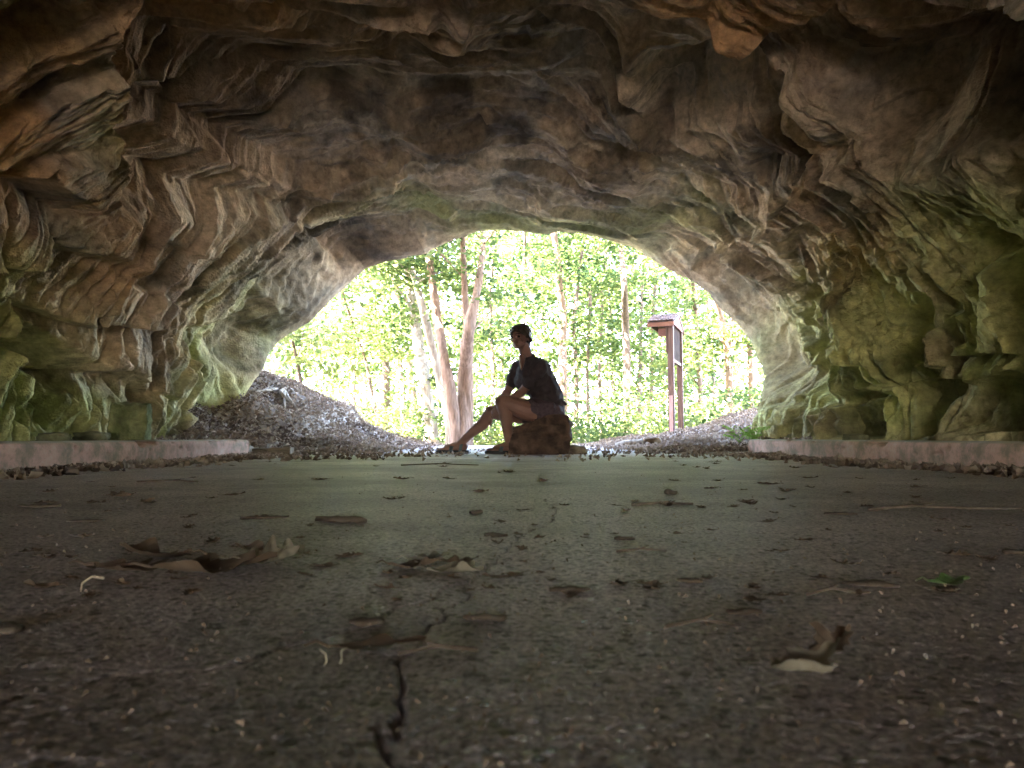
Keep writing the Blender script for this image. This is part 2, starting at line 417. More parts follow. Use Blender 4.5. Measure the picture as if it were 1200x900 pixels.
    stain_shade = sstep(.15, .6, fbm(X * 1.6, Y * 1.6 + 40, Z * 1.6, 3)) * .5 + blob(300, 165, 120, 40) * .45 + blob(1130, 150, 80, 30) * .6 + blob(600, 180, 150, 18) * .3 + blob(362, 352, 34, 50) * .7 + blob(430, 300, 50, 20) * .6 + blob(845, 348, 45, 34) * .5 + blob(600, 262, 200, 8) * .3  # noise stains, plus blobs that paint shade onto risers, hollow and rim
    Cc = Cc * (1 - np.clip(stain_shade, 0, .7))[..., None]
    # outer cliff rings
    rows = [P]; cols = [Cc]; base = P[-1]
    acc_y = 0
    for rr, dy in ext:
        acc_y += dy
        b_ = base + N[-1] * rr; b_ = b_.copy(); b_[:, 1] += acc_y * 1.0 + .25 * rr ** .5 * noise(b_[:, 0] * .8, b_[:, 2] * .8, rr)
        b_[:, 2] = np.where(N[-1][:, 2] > .2, b_[:, 2], b_[:, 2])
        rows.append(b_[None]); cols.append(Cc[-1:][:])
    P = np.concatenate(rows); Cc = np.concatenate(cols)
    nR, nC = P.shape[:2]
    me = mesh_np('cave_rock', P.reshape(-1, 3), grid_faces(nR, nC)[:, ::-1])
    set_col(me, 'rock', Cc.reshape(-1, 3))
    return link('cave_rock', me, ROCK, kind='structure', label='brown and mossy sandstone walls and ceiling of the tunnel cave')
build_cave()
# ------------------------------------------------------------------ concrete road inside the cave
CRACK = [(446, 900), (440, 850), (462, 866), (468, 815), (472, 790), (466, 770), (500, 745), (543, 702), (553, 683), (567, 668), (590, 653), (598, 640), (620, 626), (646, 610), (652, 596), (640, 585)]
CR = [ground(*q) for q in CRACK]
def concrete():
    m, n, l, b = material('concrete')
    tc = nd(n, 'ShaderNodeTexCoord')
    def noi(s, d=6, r=.6):
        t = nd(n, 'ShaderNodeTexNoise'); t.inputs['Scale'].default_value = s; t.inputs['Detail'].default_value = d; t.inputs['Roughness'].default_value = r
        l.new(tc.outputs['Object'], t.inputs['Vector']); return t
    a = noi(1.3); r = nd(n, 'ShaderNodeValToRGB'); e = r.color_ramp.elements
    e[0].position = .3; e[0].color = (.31, .268, .262, 1); e[1].position = .72; e[1].color = (.56, .48, .465, 1); l.new(a.outputs[0], r.inputs[0])
    f = noi(160, 4, .7); mr = nd(n, 'ShaderNodeMapRange'); mr.inputs[1].default_value = .35; mr.inputs[2].default_value = .65; mr.inputs[3].default_value = .3; mr.inputs[4].default_value = 1.7; l.new(f.outputs[0], mr.inputs[0])
    mu = nd(n, 'ShaderNodeVectorMath', operation='SCALE'); l.new(r.outputs[0], mu.inputs[0]); l.new(mr.outputs[0], mu.inputs['Scale'])
    # pale grit
    v = nd(n, 'ShaderNodeTexVoronoi'); v.inputs['Scale'].default_value = 150; l.new(tc.outputs['Object'], v.inputs['Vector'])
    c = nd(n, 'ShaderNodeSeparateColor'); l.new(v.outputs['Color'], c.inputs[0])
    g1 = nd(n, 'ShaderNodeMath', operation='GREATER_THAN'); g1.inputs[1].default_value = .86; l.new(c.outputs[0], g1.inputs[0])
    g2 = nd(n, 'ShaderNodeMath', operation='LESS_THAN'); g2.inputs[1].default_value = .35; l.new(v.outputs['Distance'], g2.inputs[0])
    g = nd(n, 'ShaderNodeMath', operation='MULTIPLY'); l.new(g1.outputs[0], g.inputs[0]); l.new(g2.outputs[0], g.inputs[1])
    mx = nd(n, 'ShaderNodeMixRGB'); mx.inputs[2].default_value = (.62, .59, .50, 1); l.new(g.outputs[0], mx.inputs[0]); l.new(mu.outputs[0], mx.inputs[1])
    v2 = nd(n, 'ShaderNodeTexVoronoi'); v2.inputs['Scale'].default_value = 95; l.new(tc.outputs['Object'], v2.inputs['Vector'])
    c2 = nd(n, 'ShaderNodeSeparateColor'); l.new(v2.outputs['Color'], c2.inputs[0])
    h1 = nd(n, 'ShaderNodeMath', operation='GREATER_THAN'); h1.inputs[1].default_value = .80; l.new(c2.outputs[1], h1.inputs[0])
    h2 = nd(n, 'ShaderNodeMath', operation='LESS_THAN'); h2.inputs[1].default_value = .42; l.new(v2.outputs['Distance'], h2.inputs[0])
    h = nd(n, 'ShaderNodeMath', operation='MULTIPLY'); l.new(h1.outputs[0], h.inputs[0]); l.new(h2.outputs[0], h.inputs[1])
    m2 = nd(n, 'ShaderNodeMixRGB'); m2.inputs[2].default_value = (.14, .12, .10, 1); l.new(h.outputs[0], m2.inputs[0]); l.new(mx.outputs[0], m2.inputs[1])
    sc = noi(.9, 12, .72); sr = nd(n, 'ShaderNodeMapRange'); sr.inputs[1].default_value = .42; sr.inputs[2].default_value = .56; sr.inputs[3].default_value = .62; sr.inputs[4].default_value = 1.08; l.new(sc.outputs[0], sr.inputs[0])
    m3 = nd(n, 'ShaderNodeVectorMath', operation='SCALE'); l.new(m2.outputs[0], m3.inputs[0]); l.new(sr.outputs[0], m3.inputs['Scale'])
    l.new(m3.outputs[0], b.inputs['Base Color'])
    ro = nd(n, 'ShaderNodeMapRange'); ro.inputs[3].default_value = .58; ro.inputs[4].default_value = .25; l.new(g.outputs[0], ro.inputs[0]); l.new(ro.outputs[0], b.inputs['Roughness'])
    b.inputs['Specular IOR Level'].default_value = .48
    bp = nd(n, 'ShaderNodeBump'); bp.inputs['Strength'].default_value = 1.0; bp.inputs['Distance'].default_value = .0028
    l.new(f.outputs[0], bp.inputs['Height']); l.new(bp.outputs[0], b.inputs['Normal'])
    return m
CONC = concrete()
ROAD_END = 13.5
def floor_z(X, Y): return .004 * fbm(X * 1.5, Y * 1.5, 0, 3) + .0013 * noise(X * 14, Y * 14) + .0006 * noise(X * 45, Y * 45)
def fz(x, y): return float(floor_z(np.array([float(x)]), np.array([float(y)]))[0])
def build_floor(nr=820, nc=900):
    d1 = .148 / np.linspace(.148 / .20, .148 / 8.5, nr)
    Ys = np.concatenate([np.linspace(-9, .18, 60), d1, np.linspace(8.6, ROAD_END, 50)])
    u = np.linspace(-1, 1, nc)
    k = np.interp(Ys, [-9, .1, .5, 3, 8], [2, 5, 4.2, 1.5, .3])[:, None]
    X = 2.06 * np.sinh(k * u[None]) / np.sinh(k); Y = np.broadcast_to(Ys[:, None], X.shape)
    near = 1 - sstep(1.2, 3.5, np.hypot(X, Y))
    Z = floor_z(X, Y)
    Z = Z + near * (.0006 * noise(X * 150, Y * 150) + .0008 * noise(X * 330, Y * 330))
    g = np.maximum(noise(X * 120 + 40, Y * 120) - .42, 0); Z = Z + near * .0035 * g
    # the crack, a real groove with broken lips
    wx = X + .010 * noise(X * 22, Y * 22) + .005 * noise(X * 60, Y * 60); wy = Y + .010 * noise(X * 22 + 9, Y * 22)
    best = np.full(X.shape, 9.)
    for a, b_ in zip(CR[:-1], CR[1:]):
        ex, ey = b_.x - a.x, b_.y - a.y; L2 = ex * ex + ey * ey + 1e-9
        t = np.clip(((wx - a.x) * ex + (wy - a.y) * ey) / L2, 0, 1); best = np.minimum(best, np.hypot(wx - a.x - t * ex, wy - a.y - t * ey))
    wid = .0006 + .0024 * np.clip(noise(X * 13, Y * 13 + 3) + .15, 0, 1)
    Z = Z - .008 * np.exp(-(best / wid) ** 2) * sstep(-.6, -.1, noise(X * 11 + 50, Y * 11)) - .001 * np.exp(-(best / .012) ** 2)
    c2 = np.abs(noise(X * 1.6 + 3, Y * 1.1 + 7) + .12 * noise(X * 14, Y * 14)); Z = Z - .0035 * np.exp(-(c2 / .006) ** 2) * sstep(.1, .4, noise(X * .9, Y * .9 + 20))
    V = np.stack([X, Y, Z], -1).reshape(-1, 3)
    link('road', mesh_np('road', V, grid_faces(len(Ys), nc)), CONC, kind='structure', label='worn grey concrete road with a crack running down its middle')
build_floor()

# ------------------------------------------------------------------ ground outside: banks, the drop beyond the mouth, forest floor to the horizon
def bank(X, Y):
    L = -X
    side = sstep(1.35, 2.1, L) * .25 + sstep(2.05, 2.32, L) * .34 + sstep(2.3, 3.1, L) * .30 + sstep(3.0, 4.5, L) * .5
    hl = side * sstep(6.0, 9.6, Y) * (1 - .97 * sstep(10.4, 13.5, Y + .5 * (L - 2)))
    sr = sstep(1.2, 3.2, X) * .24 + sstep(2.9, 4.4, X) * .35
    hr = sr * sstep(6.4, 9.8, Y) * (1 - .9 * sstep(13.0, 17, Y))
    ledge = .115 * sstep(2.02, 2.1, np.abs(X)) * (1 - sstep(5.6, 7.2, Y))
    return hl + hr, ledge
def ground_z(X, Y):
    b_, le = bank(X, Y)
    drop = -2.6 * sstep(12.5, 30, Y) - 1.2 * sstep(35, 90, Y)
    out = np.abs(X) > 2.05
    return np.maximum(b_, 0) + np.where(Y < 7.5, le, 0) + drop
def gz(x, y): 
    a = np.array([[float(x)]]); return float(ground_z(a, np.array([[float(y)]]))[0, 0])
SOIL = simple('leafy_soil', (.22, .175, .14), (.48, .41, .34), 9, .95, 1.0, 45, .03)
def build_ground():
    for nm, xs, ys in (('forest_ground', np.concatenate([-np.geomspace(900, 12.2, 24), np.linspace(-12, 12, 300), np.geomspace(12.2, 900, 24)]),
                        np.concatenate([np.linspace(5.3, 22, 300), np.geomspace(22.2, 1500, 80)])),
                       ('forest_ground', np.concatenate([-np.geomspace(900, 6, 20), np.linspace(-5.8, 5.8, 30), np.geomspace(6, 900, 20)]), -np.geomspace(1500, 9, 40))):
        X, Y = np.meshgrid(xs, ys)
        Z = ground_z(X, Y)
        rough = sstep(1.1, 1.8, np.abs(X) + (Y > ROAD_END) * 5) * sstep(5.5, 7, Y)
        Z = Z + rough * (.09 * fbm(X * 1.4, Y * 1.4, 0, 3) + .035 * fbm(X * 6, Y * 6, 0, 3)) + sstep(20, 60, Y) * 1.2 * fbm(X * .05, Y * .05, 0, 3)
        Z = np.where((np.abs(X) < 2.2) & (Y < ROAD_END) & (Y > 0), np.where(Z < .012, -.03, Z), Z)
        Z = np.where((Y < 7.0) & (np.abs(X) > 2.0), np.maximum(Z, -.0), Z)
        link(nm, mesh_np(nm, np.stack([X, Y, Z], -1).reshape(-1, 3), grid_faces(len(ys), len(xs))), SOIL, kind='structure', label='leaf strewn earth banks and forest ground beyond the cave mouth')
    # earth shelves behind the kerbs, inside the cave
    for sx, yend in ((-1, 5.55), (1, 6.1)):
        xs = np.linspace(2.16, 4.2, 60) * sx; ys = np.linspace(-9, 7.0, 260); X, Y = np.meshgrid(xs, ys)
        Z = .112 + .02 * fbm(X * 3, Y * 3, 0, 4) - .08 * sstep(yend, yend + .5, Y)
        F = grid_faces(len(ys), len(xs)); F = F if sx > 0 else F[:, ::-1]
        link('cave_ground', mesh_np('cave_ground', np.stack([X, Y, Z], -1).reshape(-1, 3), F), SOIL, kind='structure', label='dusty earth shelf between kerb and cave wall')
build_ground()

# kerbs: pitted, pinkish painted concrete
def kerb_mat():
    m, n, l, b = material('pink_painted_concrete')
    tc = nd(n, 'ShaderNodeTexCoord')
    t = nd(n, 'ShaderNodeTexNoise'); t.inputs['Scale'].default_value = 5; t.inputs['Detail'].default_value = 12; t.inputs['Roughness'].default_value = .78; l.new(tc.outputs['Object'], t.inputs[0])
    r = nd(n, 'ShaderNodeValToRGB'); e = r.color_ramp.elements; e[0].position = .40; e[0].color = (.28, .22, .155, 1); e[1].position = .52; e[1].color = (.58, .35, .27, 1)
    x = e.new(.66); x.color = (.62, .46, .37, 1); l.new(t.outputs[0], r.inputs[0])
    ge = nd(n, 'ShaderNodeSeparateXYZ'); l.new(tc.outputs['Object'], ge.inputs[0])
    mr = nd(n, 'ShaderNodeMapRange'); mr.inputs[1].default_value = .121; mr.inputs[2].default_value = .128; l.new(ge.outputs[2], mr.inputs[0])
    mx = nd(n, 'ShaderNodeMixRGB'); mx.inputs[2].default_value = (.38, .34, .26, 1); l.new(mr.outputs[0], mx.inputs[0]); l.new(r.outputs[0], mx.inputs[1])
    l.new(mx.outputs[0], b.inputs['Base Color']); b.inputs['Roughness'].default_value = .9
    t2 = nd(n, 'ShaderNodeTexNoise'); t2.inputs['Scale'].default_value = 90; t2.inputs['Detail'].default_value = 5; l.new(tc.outputs['Object'], t2.inputs[0])
    bp = nd(n, 'ShaderNodeBump'); bp.inputs['Strength'].default_value = .6; bp.inputs['Distance'].default_value = .005; l.new(t2.outputs[0], bp.inputs['Height']); l.new(bp.outputs[0], b.inputs['Normal'])
    return m
KERB = kerb_mat()
def kerb(sx, y0, y1, label):
    # cross-section swept along Y, with rounded, chipped top edge and a closed far end
    sec = [(1.985, -.05), (1.985, .02), (1.982, .05), (1.98, .08), (1.98, .105), (1.985, .121), (1.996, .129), (2.03, .132), (2.10, .132), (2.16, .131), (2.19, .125), (2.2, .08), (2.2, -.05)]
    S_ = []
    for a, b_ in zip(sec[:-1], sec[1:]):
        for k in range(4): S_.append((a[0] + (b_[0] - a[0]) * k / 4, a[1] + (b_[1] - a[1]) * k / 4))
    S_.append(sec[-1]); S_ = np.array(S_)
    ys = np.concatenate([np.linspace(y0, 1.5, 50)[:-1], 1 / np.linspace(1 / 1.5, 1 / (y1 - .002), 640)])
    X = np.broadcast_to(S_[:, 0][None], (len(ys), len(S_))).copy() * sx; Z = np.broadcast_to(S_[:, 1][None], X.shape).copy(); Y = np.broadcast_to(ys[:, None], X.shape).copy()
    n_ = noise(Y * 6, Z * 12, X * 4) * .004 + noise(Y * 30, Z * 40, X * 30) * .0018
    pits = -np.maximum(noise(Y * 22, Z * 30 + 7, 3.3) - .38, 0) * .05
    chip = -np.maximum(noise(Y * 3.3, 5.5) + .5 * noise(Y * 14, 9.5) - .28, 0) * .07 * np.exp(-((Z - .13) / .03) ** 2)
    jt = np.exp(-((Y - np.round((Y - .4) / 1.55) * 1.55 - .4) / .006) ** 2); X += sx * .006 * jt; Z -= .004 * jt * (Z > .1)
    Z += chip; X -= sx * (n_ * -1 + pits)
    sh = sstep(y1 - .03, y1, Y); Z -= sh * .012 * (Z > .1)
    V = np.stack([X, Y, Z], -1); F = grid_faces(len(ys), len(S_))
    if sx < 0: F = F[:, ::-1]
    me = bpy.data.meshes.new('kerb'); nn = len(S_); base = (len(ys) - 1) * nn
    cap = list(range(base, base + nn)); 
    me.from_pydata(V.reshape(-1, 3).tolist(), [], F.tolist() + [cap if sx < 0 else cap[::-1]]); me.update()
    return link('kerb', me, KERB, label=label, cat='kerb', group='kerbs on both sides of the road')
kerb(-1, -8.5, 5.62, 'low pink and tan painted concrete kerb on the left side of the road')
kerb(1, -8.5, 6.25, 'low pinkish concrete kerb below the green mossy wall on the right')
# board left at the end of the left kerb
OLDWOOD = simple('weathered_wood', (.10, .075, .05), (.26, .2, .14), 5, .85, .6, 60, .004, (2, 14, 14))
mb = MB(); p = ground(318, 534)
mb.box((p.x - .0, p.y + .05, .035), (.30, .16, .055), Matrix.Rotation(.1, 3, 'Z') @ Matrix.Rotation(-.03, 3, 'Y'))
link('wood_board', bevelled(mb, 'wood_board', .008), OLDWOOD, label='short dark weathered board lying past the end of the left kerb', cat='board', smooth=False)

# ------------------------------------------------------------------ loose rocks
def rock_mesh(name, size, seed, sub=5, rough=.12, box=.55, strat=0.02, top=None):
    import bmesh
    bm = bmesh.new(); bmesh.ops.create_cube(bm, size=2)
    bmesh.ops.subdivide_edges(bm, edges=bm.edges[:], cuts=2 ** sub - 1, use_grid_fill=True)
    me = bpy.data.meshes.new(name); bm.to_mesh(me); bm.free()
    V = verts(me); Ls = np.linalg.norm(V, axis=1, keepdims=True); V = V * box + (V / Ls) * (1 - box) * 1.15
    q = V * 1.3 + seed * 3.1
    n_ = fbm(q[:, 0], q[:, 1], q[:, 2], 5); D = V / np.linalg.norm(V, axis=1, keepdims=True)
    t = terrace(fbm(q[:, 0] * .8, q[:, 1] * .8, q[:, 2] * 2.4 + 9, 4), .18, .12)
    V = V + D * (rough * n_ + rough * .8 * t)[:, None] + D * (strat * noise(q[:, 0] * 2, q[:, 1] * 2, q[:, 2] * 14))[:, None]
    V = V * np.array(size) / 2
    if top is not None: V = top(V)
    setv(me, V)
    return me
def colour_rock(me, a, b_, s=9):
    V = verts(me); n_ = sstep(-.4, .5, fbm(V[:, 0] * s, V[:, 1] * s, V[:, 2] * s, 4))[:, None]
    set_col(me, 'rock', np.array(a) * (1 - n_) + np.array(b_) * n_)
# seat block: stepped on the left, upright on the right
def seat_shape(V):
    z = V[:, 2]; V = V.copy(); V[:, 2] = z + .17
    l_ = sstep(.12, -.26, V[:, 0]); V[:, 2] *= 1 - .30 * l_ * sstep(.1, .3, V[:, 2])
    V[:, 0] += -.05 * sstep(.22, .0, V[:, 2]) * sstep(0, -.2, V[:, 0])
    V[:, 2] = np.maximum(V[:, 2], -.02)
    return V
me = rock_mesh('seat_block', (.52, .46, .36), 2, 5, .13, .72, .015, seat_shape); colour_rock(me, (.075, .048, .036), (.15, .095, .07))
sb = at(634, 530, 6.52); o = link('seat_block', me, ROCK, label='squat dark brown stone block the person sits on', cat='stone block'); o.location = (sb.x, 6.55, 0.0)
me = rock_mesh('flat_stone', (.22, .2, .085), 5, 4, .15, .6); colour_rock(me, (.18, .14, .10), (.32, .26, .19))
p = at(672, 530, 6.55); o = link('flat_stone', me, ROCK, label='small flat stone at the right foot of the seat block', cat='stone'); o.location = (p.x, 6.55, .03)
# green boulder at the wall foot
me = rock_mesh('boulder', (.21, .26, .27), 8, 5, .14, .8, .02); colour_rock(me, (.13, .15, .06), (.25, .26, .12))
p = at(148, 505, 4.55); o = link('boulder', me, ROCK, label='upright square green boulder at the foot of the left wall', cat='boulder'); o.location = (p.x, 4.6, .22); o.rotation_euler = (0, .03, .35)
for i, (px, py, Y, s, lb) in enumerate([(108, 512, 4.3, .12, 'small mossy stone left of the green boulder'), (64, 515, 3.9, .10, 'little mossy stone on the left kerb shelf nearest the viewer'),
                                        (1003, 516, 4.5, .09, 'small pale stone on the right shelf by the dark hollows')]):
    me = rock_mesh('stone', (s * 1.5, s, s * .8), 20 + i, 4, .15, .5); colour_rock(me, (.13, .13, .07), (.26, .25, .14))
    p = at(px, py, Y); o = link('stone', me, ROCK, label=lb, cat='stone'); o.location = (p.x, Y, .13)
me = rock_mesh('stone', (.20, .16, .13), 31, 4, .2, .5); colour_rock(me, (.16, .10, .06), (.4, .3, .2))
p = at(764, 515, 8.9); o = link('stone', me, ROCK, label='rounded brown stone on the leaf litter left of the sign posts', cat='stone'); o.location = (p.x, 8.9, gz(p.x, 8.9) + .05)
# pale log beside it
BARKP = simple('pale_bark', (.25, .2, .15), (.5, .43, .34), 5, .9, .8, 40, .01, (6, 1, 1))
lg = empty('log', (0, 0, 0), 'short pale log lying on the litter beside the brown stone', 'log')
a = at(722, 519, 9.2); b_ = at(756, 514, 9.15); a.z = gz(a.x, 9.2) + .03; b_.z = gz(b_.x, 9.15) + .05
mb = MB(); mb.tube([a, a.lerp(b_, .3) + Vector((0, .01, .01)), a.lerp(b_, .7), b_], [.045, .055, .055, .05], 14)
lo = link('trunk', mb.mesh('trunk'), BARKP, lg)
mb = MB(); d = (b_ - a).normalized(); mb.tube([b_ + d * .001, b_ + d * .006], [.046, .044], 14)
link('cut_end', mb.mesh('cut_end'), simple('cut_wood', (.35, .24, .13), (.5, .36, .2), 20), lg)

# ------------------------------------------------------------------ trail sign: two posts, board, little shingled hood
REDWOOD = simple('brown_stained_wood', (.09, .05, .04), (.17, .095, .075), 4, .7, .5, 50, .003, (12, 12, 1))
PINKW = simple('sun_bleached_wood', (.42, .22, .2), (.6, .38, .36), 5, .75, .4, 50, .003, (12, 12, 1))
SHING = simple('grey_shingles', (.11, .075, .07), (.22, .16, .155), 12, .8, .5, 80, .004)
RUST = simple('rust_red_wood', (.16, .065, .045), (.25, .11, .075), 8, .7)
def sign():
    n0 = at(787.5, 505, 12.0); n0.z = gz(n0.x, 12.0) - .1
    f0 = at(798, 503, 13.0); f0.z = gz(f0.x, 13.0) - .1
    zt = at(787, 374, 12).z
    bd = Vector((f0.x - n0.x, f0.y - n0.y, 0)); span = bd.length; bd.normalize(); nl = Vector((-bd.y, bd.x, 0))   # nl points to the left of the picture
    R = Matrix((nl, bd, Vector((0, 0, 1)))).transposed()
    t = empty('trail_sign', (n0.x, n0.y, 0), 'tall brown wooden trail sign with shingled hood on the right bank', 'sign')
    inv = Vector((-n0.x, -n0.y, 0))
    def L(name, mb, mat, parent=t, bev=.004):
        me = bevelled(mb, name, bev) if bev else mb.mesh(name); me.transform(Matrix.Translation(inv)); return link(name, me, mat, parent, smooth=False)
    for q, zz in ((n0, zt), (f0, zt)):
        m_ = MB(); m_.box(((q.x), (q.y), (zz + .45) / 2 - .0 + (q.z + .0) / 2 - .0 + .225 * 0), (.095, .095, zz - q.z), R) if False else m_.box((q.x, q.y, (zz + q.z) / 2), (.095, .095, zz - q.z), R)
        L('post', m_, REDWOOD)
    # bleached lower part of the near post is a facing board
    m_ = MB(); c = n0 - bd * .053; m_.box((c.x, c.y, n0.z + .42), (.06, .008, .62), R); L('bleached_patch', m_, PINKW)
    mid = (n0 + f0) / 2
    m_ = MB(); c = mid; m_.box((c.x, c.y, zt - .34), (.035, span - .10, .62), R); L('panel', m_, simple('dark_panel', (.025, .018, .015), (.05, .035, .03), 6, .95, spec=.05))
    for dz in (-.66, -.03):
        m_ = MB(); m_.box((c.x, c.y, zt + dz), (.06, span - .10, .05), R); L('panel_rail', m_, REDWOOD)
    for q in (n0, f0):
        m_ = MB(); c = q + nl * .06; m_.box((c.x, c.y, zt - .27), (.022, .11, .56), R); L('side_board', m_, REDWOOD)
    # hood: ridge runs away from the board to the left
    hl = .36; hw = span / 2 + .10; rise = .20; top = at(787, 363, 12).z
    rd = L  # noqa
    hood = None
    for s in (-1, 1):
        m_ = MB()
        a0 = mid + nl * hl; a1 = mid - nl * .07
        def pt(base, u, dz): return Vector((base.x, base.y, 0)) + bd * s * hw * u + Vector((0, 0, top - rise * u * 1.0 + dz))
        v = [pt(a0, 0, 0), pt(a1, 0, 0), pt(a1, 1, 0), pt(a0, 1, 0)]; v2 = [x - Vector((0, 0, .03)) for x in v]
        m_.add(v + v2, [(0, 1, 2, 3), (7, 6, 5, 4), (0, 4, 5, 1), (1, 5, 6, 2), (2, 6, 7, 3), (3, 7, 4, 0)])
        h = L('roof', m_, REDWOOD, bev=0)
        m_ = MB(); rr = random.Random(3 + s)
        for k in range(4):
            u0, u1 = k * .25 - .02, k * .25 + .29
            for j in range(5):
                w0, w1 = j / 5 + .01, (j + 1) / 5 - .01; b0 = a0.lerp(a1, w0); b1 = a0.lerp(a1, w1); e = rr.uniform(-.02, .02)
                z0, z1 = .006, .026
                v = [pt(b0, max(u0, 0), z0), pt(b1, max(u0, 0), z0), pt(b1, u1 + e, z1), pt(b0, u1 + e, z1)]; v2 = [x + Vector((0, 0, .014)) for x in v]
                m_.add(v2 + v, [(0, 1, 2, 3), (7, 6, 5, 4), (0, 4, 5, 1), (1, 5, 6, 2), (2, 6, 7, 3), (3, 7, 4, 0)])
        L('shingles', m_, SHING, h, 0)
        # fascia along the eave
        m_ = MB(); c = (a0 + a1) / 2 + bd * s * hw; m_.box((c.x, c.y, top - rise - .045), (hl + .07, .02, .07), R); L('fascia', m_, RUST)
    for off in (-.05, hl - .01):
        m_ = MB(); g = mid + nl * off; hz = .03
        v = []
        for e in (-.01, .01):
            q = g + nl * e; q = Vector((q.x, q.y, 0))
            v += [q + Vector((0, 0, top - .035)), q + bd * (hw - .03) + Vector((0, 0, top - rise - .04)), q - bd * (hw - .03) + Vector((0, 0, top - rise - .04))]
        m_.add(v, [(0, 1, 2), (5, 4, 3), (0, 3, 4, 1), (1, 4, 5, 2), (2, 5, 3, 0)])
        L('gable', m_, RUST if off < 0 else REDWOOD, bev=0)
    # small rust-red box under the hood
    m_ = MB(); c = mid + nl * .17 - bd * .25; m_.box((c.x, c.y, top - rise - .13), (.13, .12, .12), R); L('bracket_block', m_, RUST)
sign()
# ------------------------------------------------------------------ person seated on the block
def simple_skin(name, c1, c2, **k): return simple(name, c1, c2, **k)
SKIN = simple('skin', (.20, .105, .08), (.26, .14, .105), 8, .55, .08, 200, .001)
SHIRT = simple('charcoal_cotton', (.035, .026, .029), (.052, .040, .043), 30, .9, .4, 300, .001)
SHORTS = simple('dark_maroon_cloth', (.06, .04, .05), (.10, .07, .08), 40, .9, .4, 260, .001)
HAIRM = simple('dark_brown_hair', (.03, .02, .015), (.06, .04, .028), 30, .5, .8, 90, .004, (1, 1, .25))
SOLE = simple('black_rubber', (.018, .018, .02), (.03, .03, .033), 10, .6)
STRAP = simple('grey_strap', (.08, .10, .11), (.14, .17, .18), 20, .7)
def person():
    J = lambda px, py, Y: at(px, py, Y)
    neckb = J(620, 424, 6.53); chest = J(627, 440, 6.54); waist = J(640, 466, 6.56); pelv = J(641, 484, 6.55)
    sh_n = J(633, 431, 6.36); sh_f = J(606, 432, 6.62)
    el_n = J(613, 458, 6.43); wr_n = J(589, 475, 6.50); hd_n = J(577, 482, 6.53)
    el_f = J(595, 459, 6.66); wr_f = J(580, 480, 6.66); hd_f = J(573, 487, 6.64)
    hp_n = J(640, 484, 6.44); kn_n = J(588, 471, 6.38); an_n = J(597, 520, 6.40)
    hp_f = J(638, 486, 6.66); kn_f = J(575, 483, 6.66); an_f = J(539, 520, 6.62)
    head = J(610, 395, 6.50); fwd = Vector((-.58, -.81, -.05)).normalized()
    up = Vector((-.05, 0, 1)).normalized(); rt = fwd.cross(up).normalized(); up = rt.cross(fwd)
    M = Matrix((rt, fwd, up)).transposed()           # local x right-hand side, y forward, z up
    H = lambda x, y, z: head + M @ Vector((x, y, z)) * 1.05
    mb = MB()
    # torso
    mb.limb([neckb + Vector((.0, .01, -.03)), chest, waist, pelv], [.075, .115, .115, .125])
    mb.limb([sh_n.lerp(neckb, .15), neckb - Vector((0, 0, .04)), sh_f.lerp(neckb, .15)], [.052, .06, .052])
    mb.sphere(chest, (.13, .17, .14)); mb.sphere(pelv, (.13, .18, .12))
    mb.limb([neckb + Vector((.01, 0, -.02)), H(0, -.03, -.07)], [.056, .052])
    # head, cranium and face
    mb.sphere(H(0, -.012, .022), (.073, .093, .088), M, 20, 14)
    mb.sphere(H(0, .022, -.035), (.058, .062, .072), M, 18, 12)
    mb.sphere(H(0, .055, -.083), (.026, .022, .020), M)                 # chin
    mb.sphere(H(0, .074, .014), (.046, .014, .010), M)                 # brow
    mb.tube([H(0, .080, .008), H(0, .094, -.014), H(0, .100, -.026)], [.007, .010, .012], 8); mb.sphere(H(0, .098, -.027), (.014, .012, .009), M)
    for s in (-1, 1):
        mb.sphere(H(s * .036, .062, -.025), (.022, .018, .018), M)      # cheek
        mb.sphere(H(s * .072, -.008, -.015), (.010, .018, .030), M)     # ear
        mb.limb([H(s * .052, .02, -.06), H(s * .02, .05, -.082)], [.018, .018])
        mb.sphere(H(s * .015, .0915, -.028), (.008, .008, .007), M)
    mb.sphere(H(0, .082, -.052), (.024, .012, .0055), M); mb.sphere(H(0, .080, -.061), (.020, .011, .006), M)   # lips
    # arms
    for sh, el, wr, s in ((sh_n, el_n, wr_n, 1), (sh_f, el_f, wr_f, -1)):
        mb.limb([sh, sh.lerp(el, .5), el], [.052, .046, .038]); mb.limb([el, el.lerp(wr, .35), wr], [.038, .037, .025])
    # hands: palm, four fingers and a thumb closing round the far knee
    def hand(wr, c, nrm, along, s):
        along = along.normalized(); nrm = nrm.normalized(); side = along.cross(nrm).normalized() * s
        R = Matrix((side, along, nrm)).transposed()
        pc = wr + along * .045
        mb.limb([wr, pc], [.024, .026]); mb.sphere(pc + along * .008, (.038, .042, .015), R)
        for k, (o_, ln) in enumerate(((-.030, .062), (-.010, .072), (.010, .068), (.029, .054))):
            b0 = pc + side * o_ + along * .030
            b1 = b0 + along * ln * .45 - nrm * .008; b2 = b1 + along * ln * .32 - nrm * ln * .30; b3 = b2 + along * ln * .10 - nrm * ln * .32
            mb.limb([b0 - along * .02, b0, b1, b2, b3], [.0095, .0098, .0088, .0082, .0072])
        t0 = pc - side * .030 - along * .01; mb.limb([t0, t0 - side * .022 + along * .022 - nrm * .006, t0 - side * .024 + along * .05 - nrm * .018], [.012, .0105, .0085])
    kt = kn_f
    hand(wr_n, hd_n, Vector((-.25, -.93, .25)), (hd_n - wr_n) + Vector((-.01, 0, -.035)), 1)
